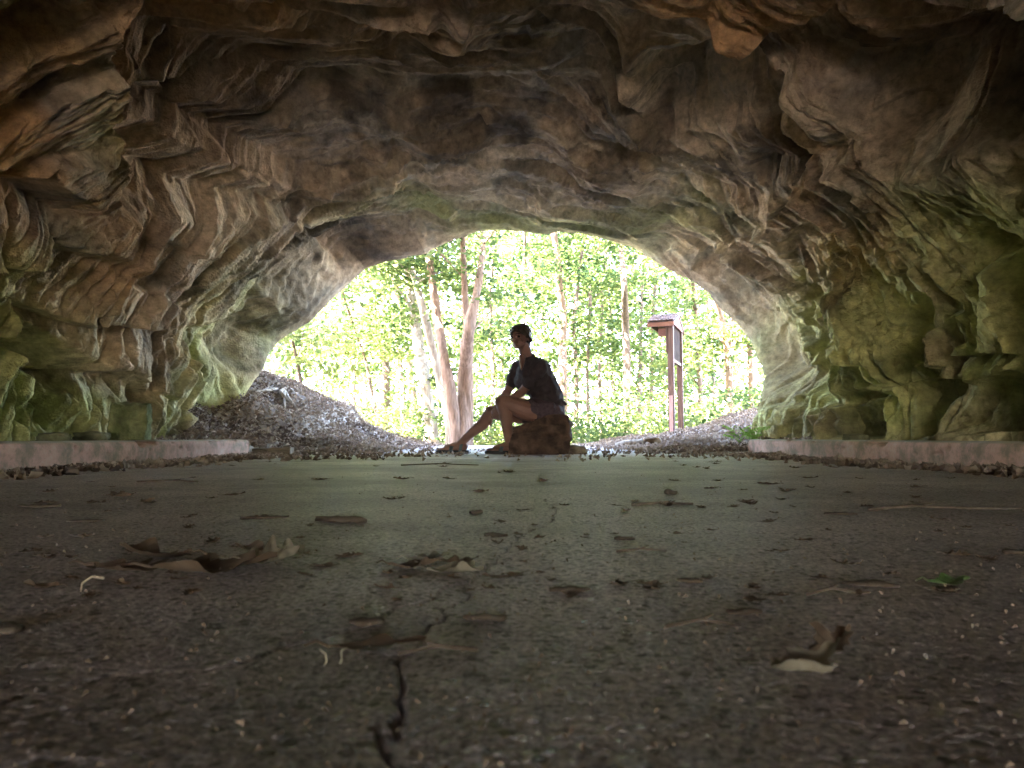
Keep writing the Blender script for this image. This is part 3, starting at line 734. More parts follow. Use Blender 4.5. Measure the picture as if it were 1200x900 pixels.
    hand(wr_f, hd_f, Vector((-.70, -.15, .65)), (hd_f - wr_f) + Vector((-.01, -.02, -.04)), -1)
    # legs
    mb.limb([hp_n, hp_n.lerp(kn_n, .45) + Vector((0, 0, -.018)), kn_n.lerp(hp_n, .12), kn_n], [.105, .094, .069, .060])
    mb.sphere(kn_n + Vector((-.008, 0, .0)), (.055, .052, .056))
    c1 = kn_n.lerp(an_n, .32) + Vector((.012, 0, 0)); mb.limb([kn_n, c1, kn_n.lerp(an_n, .62) + Vector((.006, 0, 0)), an_n], [.055, .059, .046, .035])
    mb.limb([hp_f, hp_f.lerp(kn_f, .5) + Vector((0, 0, -.01)), kn_f], [.098, .080, .058]); mb.sphere(kn_f, .058)
    c1 = kn_f.lerp(an_f, .32) + Vector((.015, 0, -.018)); mb.limb([kn_f, c1, kn_f.lerp(an_f, .65) + Vector((.005, 0, -.005)), an_f], [.055, .055, .041, .033])
    feet = []
    for an, toe in ((an_n, Vector((-1, -.18, 0)).normalized()), (an_f, Vector((-1, -.10, 0)).normalized())):
        sd_ = Vector((-toe.y, toe.x, 0)); g = Vector((an.x, an.y, 0)); z0 = .030
        heel = g - toe * .042; ball = g + toe * .125; 
        mb.limb([an, heel + Vector((0, 0, z0 + .034))], [.033, .031])
        mb.limb([an - Vector((0, 0, .01)), g + toe * .06 + Vector((0, 0, z0 + .035)), ball + Vector((0, 0, z0 + .022))], [.034, .032, .024])
        for o_ in (-.018, .018): mb.limb([heel + sd_ * o_ * .4 + Vector((0, 0, z0 + .026)), g + toe * .05 + sd_ * o_ + Vector((0, 0, z0 + .022)), ball + sd_ * o_ * 1.2 + Vector((0, 0, z0 + .019))], [.026, .023, .020])
        for k, (o_, ln, rr) in enumerate(((-.030, .062, .0125), (-.012, .060, .0105), (.004, .052, .010), (.019, .044, .0095), (.033, .034, .009))):
            b0 = ball + sd_ * o_ * (1 if toe.y > -.15 else 1)
            mb.limb([b0 + Vector((0, 0, z0 + .015)), b0 + toe * ln * .6 + Vector((0, 0, z0 + .016)), b0 + toe * ln + Vector((0, 0, z0 + .010))], [rr, rr, rr * .85])
        feet.append((g, toe, sd_, z0))
    me = evald(mb.mesh('person'), [('REMESH', dict(mode='VOXEL', voxel_size=.0042)), ('SMOOTH', dict(factor=.5, iterations=3))], 'person')
    P = link('person', me, SKIN, label='person in dark T-shirt and shorts sitting on a stone block, hands on one knee', cat='person')
    # eyes
    for s in (-1, 1):
        m_ = MB(); m_.sphere(H(s * .031, .071, -.003), (.0125, .010, .0085), M, 12, 8); link('eye', m_.mesh('eye'), simple('eye_dark', (.05, .04, .03), (.12, .1, .09), 40, .25), P)
        m_ = MB(); m_.tube([H(s * .014, .089, .019), H(s * .032, .085, .023), H(s * .05, .070, .018)], [.003, .004, .002], 6); link('eyebrow', m_.mesh('eyebrow'), HAIRM, P)
    # hair: fringe over the brow, cap, ponytail knot at the nape
    m_ = MB(); m_.sphere(H(0, -.026, .034), (.082, .096, .086), M, 20, 14); m_.sphere(H(0, .030, .066), (.066, .058, .036), M, 18, 12)
    for s in (-1, 1):
        m_.limb([H(s * .060, .045, .050), H(s * .075, .0, .0), H(s * .070, -.04, -.035)], [.018, .018, .02])
        m_.limb([H(s * .01, .085, .050), H(s * .045, .070, .038), H(s * .068, .03, .01)], [.011, .012, .010])
    m_.sphere(H(0, -.055, -.02), (.070, .058, .062), M); m_.limb([H(0, -.08, -.01), H(.0, -.085, -.06)], [.048, .036]); m_.sphere(H(0, -.11, -.035), (.028, .03, .034), M)
    hm = evald(m_.mesh('hair'), [('REMESH', dict(mode='VOXEL', voxel_size=.005)), ('SMOOTH', dict(factor=.5, iterations=3))], 'hair')
    V = verts(hm); N = normals(hm); V = V + N * (.005 * noise(V[:, 0] * 90, V[:, 1] * 90, V[:, 2] * 22))[:, None]; setv(hm, V)
    hr = link('hair', hm, HAIRM, P)
    # T-shirt
    def cloth(name, build, vox, amp, mat, cut=None, sc=1.0, seed=0):
        m_ = MB(); build(m_)
        me = evald(m_.mesh(name), [('REMESH', dict(mode='VOXEL', voxel_size=vox)), ('SMOOTH', dict(factor=.6, iterations=6))], name)
        V = verts(me); N = normals(me)
        f = 1 - np.abs(noise(V[:, 0] * 9 + V[:, 2] * 14 + seed, V[:, 1] * 9, V[:, 2] * 7 - V[:, 0] * 10)); f2 = noise(V[:, 0] * 26 + seed, V[:, 1] * 22, V[:, 2] * 18)
        V = V + N * (amp * (f - .6) + amp * .35 * f2)[:, None]; setv(me, V)
        return link(name, me, mat, P)
    def shirt(m_):
        m_.limb([neckb + Vector((.02, .0, -.05)), chest + Vector((.012, 0, 0)), waist + Vector((.008, 0, -.0)), pelv + Vector((.015, 0, .045))], [.105, .145, .142, .140])
        m_.sphere(chest + Vector((-.005, 0, -.01)), (.166, .195, .175)); m_.sphere(J(614, 446, 6.56), (.085, .12, .10)); m_.sphere(waist + Vector((0, 0, -.01)), (.142, .175, .12))
        m_.limb([sh_n.lerp(neckb, .10), neckb + Vector((.012, 0, -.045)), sh_f.lerp(neckb, .10)], [.066, .070, .064])
        # back curve
        m_.limb([neckb + Vector((.05, .0, -.03)), J(634, 442, 6.52), J(643, 466, 6.54), J(645, 475, 6.54)], [.045, .075, .092, .095])
        for sh, el, s_ in ((sh_n, el_n, 1), (sh_f, el_f, -1)):
            k_ = 1 if s_ > 0 else .86; m_.limb([sh, sh.lerp(el, .35), sh.lerp(el, .62)], [.066 * k_, .064 * k_, .064 * k_])
        m_.limb([J(658, 470, 6.50), J(663, 474, 6.52)], [.018, .008])
        m_.limb([neckb + Vector((.012, 0, -.01)), neckb + Vector((.014, 0, .012))], [.066, .058])
    cloth('t_shirt', shirt, .0055, .014, SHIRT)
    # pale seam-like neckline opening shows skin in a V
    m_ = MB()
    vb = J(611, 433, 6.37)
    m_.limb([J(612, 418, 6.44), J(611.5, 425, 6.405), vb], [.030, .024, .008])
    nk = evald(m_.mesh('neckline'), [('REMESH', dict(mode='VOXEL', voxel_size=.004)), ('SMOOTH', dict(factor=.5, iterations=3))], 'neckline'); 
    link('neckline', nk, SKIN, P, label='V of bare skin at the open neck of the dark T-shirt')
    def shorts(m_):
        m_.sphere(pelv + Vector((.012, 0, -.005)), (.150, .200, .118)); m_.limb([pelv + Vector((0, 0, .05)), pelv], [.13, .14])
        for hp, kn in ((hp_n, kn_n), (hp_f, kn_f)): m_.limb([hp, hp.lerp(kn, .18), hp.lerp(kn, .30)], [.112, .106, .100])
        m_.limb([J(648, 490, 6.45), J(648, 490, 6.65)], [.085, .085])
    cloth('shorts', shorts, .006, .010, SHORTS, seed=5)
    for k, (g, toe, sd_, z0) in enumerate(feet):
        # sandal: one footbed-and-sole mesh, straps are its sub-parts
        prof = [(-.082, .020), (-.075, .033), (-.04, .038), (.02, .037), (.08, .044), (.13, .050), (.175, .047), (.20, .035), (.212, .015)]
        v = []; f = []; n_ = len(prof)
        loop = [(u, w_) for u, w_ in prof] + [(u, -w_) for u, w_ in prof[::-1]]
        for z_, s in ((.002, .96), (.006, 1), (.024, 1), (.032, .97)): 
            for u, w_ in loop: v.append(g + toe * (u * s) + sd_ * w_ * s + Vector((0, 0, z_ + .004 * max(0, u - .12) / .09)))
        L_ = len(loop)
        for r_ in range(3):
            for i in range(L_): f.append((r_ * L_ + i, r_ * L_ + (i + 1) % L_, (r_ + 1) * L_ + (i + 1) % L_, (r_ + 1) * L_ + i))
        f.append(tuple(range(L_))[::-1]); f.append(tuple(range(3 * L_, 4 * L_)))
        me = bpy.data.meshes.new('sandal'); me.from_pydata([tuple(q) for q in v], [], f); me.update()
        so = link('sandal', me, SOLE, P, smooth=False)
        for u0, rz, hh, wd in ((.085, .054, .062, .017), (.0, .047, .085, .014)):
            v = []; f = []; K = 15
            for i in range(K):
                a = math.pi * i / (K - 1); ww_ = math.cos(a) * rz; z_ = .022 + math.sin(a) ** .7 * (hh - .012)
                for du, dz in ((-wd, 0), (wd, 0), (wd, .004), (-wd, .004)):
                    v.append(g + toe * (u0 + du - .015 * math.sin(a)) + sd_ * ww_ * (1 + dz * 8) + Vector((0, 0, z_ + dz)))
            for i in range(K - 1):
                for j in range(4): f.append((i * 4 + j, i * 4 + (j + 1) % 4, i * 4 + 4 + (j + 1) % 4, i * 4 + 4 + j))
            me = bpy.data.meshes.new('strap'); me.from_pydata([tuple(q) for q in v], [], f); me.update(); link('strap', me, STRAP, so)
person()
# ------------------------------------------------------------------ leaves and trees
def leaf_cloud(name, C, size, up=None, seed=0, curl=.25, aspect=.62, facing=None):
    """C (n,3) centres -> folded diamond leaves; returns mesh with a tone per leaf"""
    r = np.random.default_rng(seed); n = len(C)
    d = r.normal(size=(n, 3)); d[:, 2] *= .45; d /= np.linalg.norm(d, axis=1, keepdims=True)
    nn = r.normal(size=(n, 3)); nn[:, 2] = np.abs(nn[:, 2]) + (.9 if up is None else up)
    s = np.cross(d, nn); s /= np.linalg.norm(s, axis=1, keepdims=True); nn = np.cross(s, d)
    L = (size * r.uniform(.6, 1.35, n))[:, None]
    a = C - d * L * .5; b_ = C + d * L * .5 - nn * L * curl * .6
    m1 = C + s * L * aspect * .5 + nn * L * curl * .35; m2 = C - s * L * aspect * .5 + nn * L * curl * .35
    V = np.stack([a, m1, b_, m2], 1).reshape(-1, 3)
    i = np.arange(n) * 4
    F = np.concatenate([np.stack([i, i + 1, i + 2], 1), np.stack([i, i + 2, i + 3], 1)])
    me = mesh_np(name, V, F)
    t_ = np.clip(.5 + .9 * noise(C[:, 0] * 1.1 + seed, C[:, 1] * 1.1, C[:, 2] * 1.4) + r.uniform(-.22, .22, n), 0, 1); tone = np.repeat(t_, 4); set_col(me, 'tone', np.stack([tone] * 3, 1))
    return me
LEAFG = leafmat('green_leaves', (.022, .055, .018), (.135, .185, .05), .45)  # wide dark-to-light span puts sunlit and shaded clumps into both leaf colours
LEAFY = leafmat('yellow_green_leaves', (.035, .075, .022), (.17, .21, .06), .45)
BARK = [simple('bark', c1, c2, 5, .9, 1.0, 30, .03, (6, 6, 1)) for c1, c2 in (((.20, .125, .09), (.42, .28, .21)), ((.12, .085, .065), (.25, .18, .14)), ((.28, .22, .17), (.55, .47, .39)))]
def trunk_mesh(name, paths, n=14, seed=0):
    mb = MB()
    for pts, rad in paths:
        P = []; R = []
        for i in range(len(pts) - 1):
            m = max(3, int((pts[i + 1] - pts[i]).length / .12))
            for k in range(m): t = k / m; P.append(pts[i].lerp(pts[i + 1], t)); R.append(rad[i] * (1 - t) + rad[i + 1] * t)
        P.append(pts[-1]); R.append(rad[-1])
        # soften the corners of the path
        for _ in range(3): P = [P[0]] + [(P[i - 1] + P[i] * 2 + P[i + 1]) / 4 for i in range(1, len(P) - 1)] + [P[-1]]
        mb.tube(P, R, n)
    me = mb.mesh(name); V = verts(me); N = normals(me); sc = max(max(r) for _, r in paths)
    V = V + N * (sc * .16 * noise(V[:, 0] * 7, V[:, 1] * 7, V[:, 2] * 1.6 + seed) + sc * .07 * noise(V[:, 0] * 30, V[:, 1] * 30, V[:, 2] * 4))[:, None]; setv(me, V)
    return me
def tree(stems, label, name='tree', bark=0, leafm=None, crown=None, seed=0, limbs=5, leaf=.085, group='trees beyond the cave mouth', Y=None):
    """stems: list of (Y, [(px,py,width px),...]) bottom to top; crown: (count, spread)"""
    r = random.Random(seed); paths = []; ends = []
    base = None
    for Yd, pts in stems:
        P = [at(x, y, Yd + .25 * k * r.uniform(-1, 1)) for k, (x, y, w_) in enumerate(pts)]
        R = [w_ * Yd / FPX / 2 for _, _, w_ in pts]
        zg = gz(P[0].x, P[0].y) - .3
        if P[0].z > zg: P = [Vector((P[0].x, P[0].y, zg))] + P; R = [R[0] * 1.25] + R
        d = (P[-1] - P[-2]).normalized(); top = P[-1]; h = r.uniform(3.5, 6)
        # the stem goes on above what the mouth shows
        P += [top + d * h * .5 + Vector((r.uniform(-.2, .2), 0, 0)), top + d * h]; R += [R[-1] * .8, R[-1] * .35]
        paths.append((P, R)); base = base or P[0]
        for k in range(limbs):
            t = r.uniform(.3, 1); i = min(len(P) - 2, int(t * (len(P) - 1))); q = P[i].lerp(P[i + 1], r.random())
            if q.z < 1.0: q.z = r.uniform(1.0, 2.4); 
            # put q back on the stem
            best = min(range(len(P) - 1), key=lambda j: abs((P[j].z + P[j + 1].z) / 2 - q.z)); tt = (q.z - P[best].z) / max(.01, P[best + 1].z - P[best].z); tt = min(1, max(0, tt)); q = P[best].lerp(P[best + 1], tt)
            a = r.uniform(0, 2 * math.pi); ln = r.uniform(.7, 1.9) * (crown[1] if crown else 1)
            dd_ = Vector((math.cos(a), math.sin(a), r.uniform(.1, .8))).normalized()
            m1 = q + dd_ * ln * .5 + Vector((0, 0, r.uniform(-.05, .1))); e = q + dd_ * ln + Vector((0, 0, r.uniform(-.25, .15)))
            rb = max(.008, R[min(best, len(R) - 1)] * .28); paths.append(([q, m1, e], [rb, rb * .6, .004]))
            ends += [q.lerp(m1, .8), m1, e, m1.lerp(e, .5)]
        ends += [P[-1], P[-2], P[-2].lerp(P[-1], .5)]
    t = empty(name, (base.x, base.y, base.z), label, 'tree', group)
    inv = Matrix.Translation(-Vector(base))
    tm = trunk_mesh('trunk', paths, 12, seed); tm.transform(inv)
    link('trunk', tm, BARK[bark], t)
    n = int(crown[0] * 1.7); rs = np.random.default_rng(seed)
    cen = np.array([tuple(e) for e in ends])[rs.integers(0, len(ends), n // 22)]
    cen = cen + rs.normal(size=cen.shape) * np.array([.42, .42, .28]) * crown[1]
    C = np.repeat(cen, 22, 0) + rs.normal(size=(len(cen) * 22, 3)) * np.array([.23, .23, .06])
    lm = leaf_cloud('crown', C, leaf, seed=seed); lm.transform(inv)
    link('crown', lm, leafm or LEAFG, t, smooth=False)
    return t
# (stems, label, bark, leaf kind, crown)
T = [
 ([(13.0, [(536, 508, 17), (524, 440, 13), (512, 370, 11), (503, 305, 9), (498, 270, 8)]), (13.0, [(543, 508, 16), (543, 440, 16), (549, 385, 14), (559, 345, 10), (565, 300, 8), (568, 265, 7)]), (13.1, [(549, 400, 10), (545, 345, 8), (543, 285, 7)])],
  'big reddish tree forking low into leaning stems beside the seated person', 0, LEAFG, (3600, 1.3)),
 ([(14.5, [(506, 512, 16), (497, 450, 15), (488, 385, 13), (480, 330, 11), (474, 290, 9)])], 'pale thick trunk leaning left next to the forked reddish tree', 2, LEAFY, (2400, 1.2)),
 ([(13.8, [(529, 500, 12), (512, 430, 10), (494, 355, 9), (478, 300, 8)])], 'slim bleached leaning trunk between the pale and the reddish trees', 2, LEAFG, (1500, 1.1)),
 ([(17, [(454, 512, 9), (453, 440, 9), (450, 385, 8), (446, 320, 6)])], 'straight grey brown tree left of the pale leaning trunk', 1, LEAFG, (2200, 1.2)),
 ([(15, [(446, 512, 4), (436, 460, 4), (428, 420, 3), (410, 370, 3)])], 'thin sapling leaning left above the left bank', 1, LEAFY, (1400, 1.0)),
 ([(18, [(473, 508, 6), (472, 450, 6), (465, 400, 5), (462, 330, 4)])], 'narrow trunk just left of the pale leaning trunk', 1, LEAFG, (1700, 1.1)),
 ([(12.5, [(355, 470, 4), (350, 430, 4), (343, 400, 3), (338, 370, 3)])], 'thin bent sapling at the far left edge of the mouth', 1, LEAFY, (1500, 1.0)),
 ([(16, [(334, 460, 4), (333, 430, 4), (336, 400, 3)])], 'slender sapling against the left rim of the mouth', 1, LEAFY, (1200, 1.0)),
 ([(20, [(414, 508, 5), (415, 440, 5), (412, 360, 5)])], 'thin upright trunk behind the crest of the left bank', 1, LEAFG, (2000, 1.2)),
 ([(22, [(492, 505, 6), (482, 440, 5), (470, 360, 5), (455, 300, 4)])], 'far slender trunk left of the forked tree', 1, LEAFG, (1800, 1.3)),
 ([(20, [(612, 505, 5), (613, 440, 5), (614, 360, 4), (615, 290, 4)])], 'thin grey trunk directly behind the person\'s head', 1, LEAFG, (1800, 1.3)),
 ([(17, [(660, 508, 11), (659, 440, 10), (660, 370, 9), (655, 320, 8), (650, 275, 7)])], 'orange brown trunk rising behind the seated person\'s back', 0, LEAFG, (2200, 1.2)),
 ([(18, [(675, 508, 6), (676, 440, 5), (672, 380, 5), (680, 310, 4)])], 'thin trunk right of the orange brown one', 1, LEAFG, (1600, 1.2)),
 ([(16.5, [(734, 506, 7), (735, 440, 9), (733, 380, 9), (732, 335, 7), (727, 280, 6)])], 'dark brown straight trunk left of the trail sign', 1, LEAFG, (2400, 1.2)),
 ([(21, [(705, 506, 4), (702, 440, 4), (706, 350, 4)])], 'slim trunk midway between person and sign', 1, LEAFY, (1800, 1.2)),
 ([(24, [(762, 505, 5), (764, 440, 5), (766, 360, 5)])], 'faint trunk just left of the trail sign', 1, LEAFY, (1500, 1.3)),
 ([(18, [(822, 500, 6), (820, 440, 6), (816, 380, 6), (812, 330, 5)])], 'grey trunk right of the trail sign', 1, LEAFY, (1800, 1.1)),
 ([(15.5, [(854, 492, 8), (855, 440, 9), (852, 400, 8), (842, 360, 6)]), (15.5, [(853, 410, 7), (858, 375, 6), (860, 350, 5)])], 'pinkish forked trunk near the right rim of the mouth', 0, LEAFY, (1800, 1.0)),
 ([(16.5, [(880, 490, 7), (880, 440, 7), (878, 400, 6)])], 'pinkish trunk closest to the right rim of the mouth', 0, LEAFY, (1400, 1.0)),
 ([(26, [(590, 505, 4), (588, 430, 4), (592, 340, 4)])], 'faint far trunk right of the forked tree', 1, LEAFG, (1500, 1.4)),
 ([(27, [(640, 505, 4), (640, 430, 4), (634, 340, 4)])], 'faint far trunk above the seated person\'s shoulder', 1, LEAFG, (1500, 1.4)),
 ([(28, [(385, 490, 5), (392, 430, 4), (388, 370, 4)])], 'faint far trunk above the middle of the left bank', 1, LEAFG, (1500, 1.4)),
 ([(25, [(430, 505, 4), (427, 430, 4), (432, 350, 4)])], 'faint upright trunk above the foot of the left bank', 1, LEAFY, (1500, 1.3)),
 ([(29, [(800, 505, 5), (802, 430, 5), (806, 340, 5)])], 'faint far trunk behind the trail sign posts', 1, LEAFY, (1500, 1.4)),
]
T += [([(19, [(690, 508, 4), (688, 440, 4), (692, 360, 4), (690, 300, 3)])], 'slim dark trunk between the orange brown tree and the dark straight one', 1, LEAFG, (1500, 1.2)),
 ([(21, [(748, 506, 5), (750, 440, 5), (752, 350, 4)])], 'slim trunk close to the right of the dark straight tree', 1, LEAFG, (1500, 1.2)),
 ([(22, [(838, 495, 4), (836, 440, 4), (830, 370, 4)])], 'slender trunk between the grey tree and the pinkish forked one', 1, LEAFG, (1500, 1.2)),
 ([(19, [(575, 506, 4), (578, 440, 4), (574, 350, 4), (580, 290, 3)])], 'slim trunk between the forked tree and the person\'s head', 1, LEAFG, (1500, 1.2)),
 ([(23, [(722, 506, 3), (718, 440, 3), (715, 350, 3)])], 'very thin trunk just left of the dark straight tree', 1, LEAFY, (1400, 1.2))]
for i, (st, lb, bk, lf, cr) in enumerate(T): tree(st, lb, 'tree', bk, lf, cr, seed=100 + i, leaf=.085 + .0028 * st[0][0], limbs=6 if len(st) < 2 else 4)
# far woods that read as one mass
def far_woods():
    r = np.random.default_rng(5); parts = []
    for Y0, Y1, n, s in ((20, 34, 70000, .19), (34, 60, 90000, .34)):
        nc_ = n // 22; Y = r.uniform(Y0, Y1, nc_); X = r.uniform(-.52, .52, nc_) * Y; Z = r.uniform(-3.2, .42 * Y, nc_)
        g = noise(X * .22, Z * .30, Y * .2) + .5 * noise(X * .7, Z * .9, Y * .5) ; keep = g > (-.22 if Y0 < 30 else -.48) + .25 * (Z / (.42 * Y)) ; X, Y, Z = X[keep], Y[keep], Z[keep]
        C = np.stack([X, Y, Z], 1); C = np.repeat(C, 22, 0) + r.normal(size=(len(X) * 22, 3)) * np.array([1.2, 1.2, .35]) * s * 2.4
        parts.append((C, s))
    for k, (C, s) in enumerate(parts):
        me = leaf_cloud('far_foliage', C, s, seed=50 + k)
        link('far_foliage', me, LEAFG if k else LEAFY, kind='stuff', label='bright green woodland foliage far behind the trees' if k else 'sunlit leafy undergrowth between the trees', smooth=False)
far_woods()
# undergrowth low on the slope
def undergrowth():
    r = np.random.default_rng(9); n = 4200; Y = r.uniform(13.6, 30, n); X = r.uniform(-.42, .42, n) * Y
    Z = ground_z(X[None], Y[None])[0] + np.abs(r.normal(size=n)) * .8 * (.4 + .6 * sstep(13.5, 18, Y)) + .05
    k = ~((np.abs(X) < 1.5) & (Y < 14)); C = np.stack([X, Y, Z], 1)[k]; C = np.repeat(C, 16, 0) + r.normal(size=(k.sum() * 16, 3)) * np.array([.22, .22, .10])
    link('undergrowth', leaf_cloud('undergrowth', C, .11, seed=60), LEAFY, kind='stuff', label='low bright green plants on the slope beyond the road', smooth=False)
undergrowth()
# ------------------------------------------------------------------ dead leaves, twigs, bark chips
DEAD = leafmat('dead_leaves', (.12, .08, .055), (.36, .27, .195), .12, .75)
DEADP = leafmat('pale_dead_leaves', (.26, .20, .145), (.46, .37, .28), .15, .7)
DRY = simple('dry_leaf', (.06, .04, .026), (.15, .10, .065), 30, .7, .5, 200, .001)
DRYP = simple('pale_dry_leaf', (.11, .09, .06), (.27, .23, .165), 30, .7, .5, 200, .001)
CHIP = simple('dark_bark_chip', (.05, .035, .025), (.11, .08, .055), 40, .85, .7, 200, .002)
TWIG = simple('twig_bark', (.07, .05, .035), (.15, .11, .08), 40, .85, .5, 200, .002)
PALET = simple('pale_stalk', (.45, .38, .26), (.62, .54, .40), 40, .6)
GREENL = simple('green_fallen_leaf', (.06, .11, .03), (.12, .18, .06), 30, .6)
def litter(name, X, Y, Zoff, size, mat, seed, label, flat=.55):
    r = np.random.default_rng(seed); Z = ground_z(X[None], Y[None])[0] + Zoff
    me = leaf_cloud(name, np.stack([X, Y, Z], 1), size, up=1.6, seed=seed, curl=.6, aspect=.6)
    return link(name, me, mat, kind='stuff', label=label, smooth=False)
r = np.random.default_rng(21)
# banks
n = 70000; Y = r.uniform(6.2, 15, n); X = np.where(r.random(n) < .55, -1, 1) * r.uniform(1.0, 5.0, n)
dens = sstep(1.05, 1.7, np.abs(X)) + .05; k = r.random(n) < dens
Zr = .09 * fbm(X * 1.4, Y * 1.4, 0, 3) * sstep(1.1, 1.8, np.abs(X)) * sstep(5.5, 7, Y)
kk = k & (r.random(n) < .68)
litter('leaf_litter', X[kk], Y[kk], .022 + Zr[kk] + np.abs(r.normal(size=kk.sum())) * .012, .05, DEAD, 1, 'brown leaf litter covering both earth banks')
kk = k & ~kk
litter('leaf_litter', X[kk], Y[kk], .026 + Zr[kk] + np.abs(r.normal(size=kk.sum())) * .014, .046, DEADP, 2, 'bleached pale leaf litter on both earth banks')
# drifts against the kerbs and across the mouth end of the road
def drift(n, seed, fx, size, label, mat, name='leaf_drift', hz=.02):
    rr = np.random.default_rng(seed); Y = rr.uniform(0, 1, n); X, Y, H = fx(rr, n)
    me = leaf_cloud(name, np.stack([X, Y, .006 + H + floor_z(X, Y)], 1), size, up=.7, seed=seed, curl=.8, aspect=.55)
    return link(name, me, mat, kind='stuff', label=label, smooth=False)
def kside(s, y0, y1):
    def f(rr, n):
        Y = y0 + (y1 - y0) * rr.random(n) ** .8; c = .5 + .5 * noise(Y * 2.2, s * 7.7) + .35 * noise(Y * 7, s * 3.3); keep = rr.random(n) < np.clip(c, .06, 1); Y = Y[keep]
        o = np.abs(rr.normal(size=len(Y))) * (.075 + .05 * (Y > 3.5)); X = s * (1.965 - o); H = np.clip(.032 * np.exp(-o / .07), 0, 1) * rr.random(len(Y)) * np.clip(c[keep], .2, 1)
        return X, Y, H
    return f
drift(2600, 31, kside(-1, 2.4, 6.2), .05, 'brown dead leaves drifted against the left kerb', DEAD)
drift(500, 32, kside(-1, 2.6, 5.6), .055, 'pale curled leaves among the drift at the left kerb', DEADP)
drift(2300, 33, kside(1, 2.4, 6.6), .05, 'brown dead leaves drifted against the right kerb', DEAD)
drift(260, 34, kside(1, 2.6, 6.2), .055, 'pale curled leaves among the drift at the right kerb', DEADP)
def mouth_(rr, n):
    Y = rr.uniform(4.6, 9.5, n); X = rr.uniform(-2, 2, n); c = noise(X * 1.3, Y * 2.6) + .6 * noise(X * 4, Y * 8) + .25 * (np.abs(X) - 1) + .12 * (Y > 5.3) * (Y < 6.8)
    k = rr.random(n) < np.clip(c - .02, .02, 1); return X[k], Y[k], rr.random(k.sum()) * .012
drift(8000, 35, mouth_, .038, 'broken dead leaves scattered thinly over the road at the cave mouth', DEAD)
def crumbs(rr, n):
    d = .25 * (5.5 / .25) ** rr.random(n); X = rr.uniform(-1, 1, n) * np.minimum(1.95, .8 * d); return X, d, rr.random(n) * .0015 - .004
drift(1300, 36, crumbs, .004, 'tiny crumbs of leaf and bark strewn over the concrete', DEAD, 'crumbs')

def leaf_mesh(name, L, W, seed, curl=.35, lobes=3, thick=.0006, stalk=True):
    """one lobed, curled dry leaf with a midrib fold and stalk, lying along +x, base at the origin"""
    r = random.Random(seed); nu, nv = 26, 13; V = []; F = []
    ph = r.uniform(0, 6); c1 = curl * r.uniform(.6, 1.4); c2 = curl * r.uniform(-.8, 1.2)
    for i in range(nu):
        u = i / (nu - 1); w_ = math.sin(math.pi * min(1, u * 1.02)) ** .7 * (1 - .35 * u) * (1 + .38 * math.cos(u * math.pi * 2 * lobes + .5)) * .5 * W
        w_ = max(w_, W * .01)
        for j in range(nv):
            v_ = j / (nv - 1) * 2 - 1; x = u * L + abs(v_) * w_ * .35; y = v_ * w_
            z = c1 * L * (u - .4) ** 2 + abs(v_) ** 1.6 * w_ * (1.1 * curl * (1 + .6 * math.sin(u * 7 + ph))) + .05 * L * math.sin(u * 9 + ph + v_ * 2) * abs(v_) * curl * 2 + c2 * y * u * .5
            V.append((x, y, z))
    n = len(V); zmin = min(p[2] for p in V); A_ = np.array(V); A_[:, 2] -= zmin - .001; k_ = 3.5 / L
    A_[:, 2] += np.abs(A_[:, 1]) / W * L * .16 * curl * (noise(A_[:, 0] * k_ * 2 + seed, A_[:, 1] * k_ * 2) + .5); A_[:, 1] *= 1 + .55 * noise(A_[:, 0] * k_ * 3 + seed, np.sign(A_[:, 1]) * 2.)
    A_[:, 2] = np.maximum(A_[:, 2], .0006); V = [tuple(q) for q in A_]
    for i in range(nu - 1):
        for j in range(nv - 1): a = i * nv + j; F.append((a, a + nv, a + nv + 1, a + 1))
    mb = MB(); mb.v = V; mb.f = F
    if stalk:
        b0 = Vector(V[nv // 2]); mb.tube([b0 + Vector((L * .1, 0, .0005)), b0, b0 + Vector((-L * .12, L * .02, .004)), b0 + Vector((-L * .25, L * .08, .0))], [.0012 * L / .08] * 4, 6)
    me = mb.mesh(name); return me
def lay(name, me, mat, px, py, rz, label, cat, z=0.0, group=None, rx=0, ry=0, s=1):
    p = ground(px, py); o = link(name, me, mat, label=label, cat=cat, group=group); o.location = (p.x, p.y, z + fz(p.x, p.y)); o.rotation_euler = (rx, ry, rz); o.scale = (s, s, s); return o
R_ = math.radians
# the two curled leaves lying together on the left
t = lay('dead_leaf', leaf_mesh('dead_leaf', .135, .085, 3, .30, 3), DRY, 175, 672, R_(10), 'long dark curled dead leaf on the left foreground concrete', 'dead leaf')
lay('dead_leaf', leaf_mesh('dead_leaf', .085, .07, 5, .38, 4), DRYP, 270, 664, R_(28), 'pale veined curled leaf with hooked stalk right of the dark one', 'dead leaf')
lay('dead_leaf', leaf_mesh('dead_leaf', .10, .06, 17, .35, 3), DRY, 225, 655, R_(170), 'flat dark leaf tucked between two curled leaves on the left', 'dead leaf')
lay('dead_leaf', leaf_mesh('dead_leaf', .11, .05, 23, .22, 4), DRY, 100, 668, R_(-8), 'thin dark flattened leaf at the left end of the foreground clump', 'dead leaf')
lay('dead_leaf', leaf_mesh('dead_leaf', .07, .05, 29, .30, 3), DRY, 330, 650, R_(160), 'dark leaf behind the hooked pale one in the left clump', 'dead leaf')
lay('dead_leaf', leaf_mesh('dead_leaf', .07, .03, 33, .15, 2), DRY, 385, 758, R_(12), 'dark flat leaf scrap behind the two pale stalks', 'dead leaf')
mb = MB(); mb.tube([Vector((0, 0, .001)), Vector((.004, -.006, .010)), Vector((.012, -.004, .016)), Vector((.022, .0, .014))], [.0005, .0009, .0010, .0013], 8)
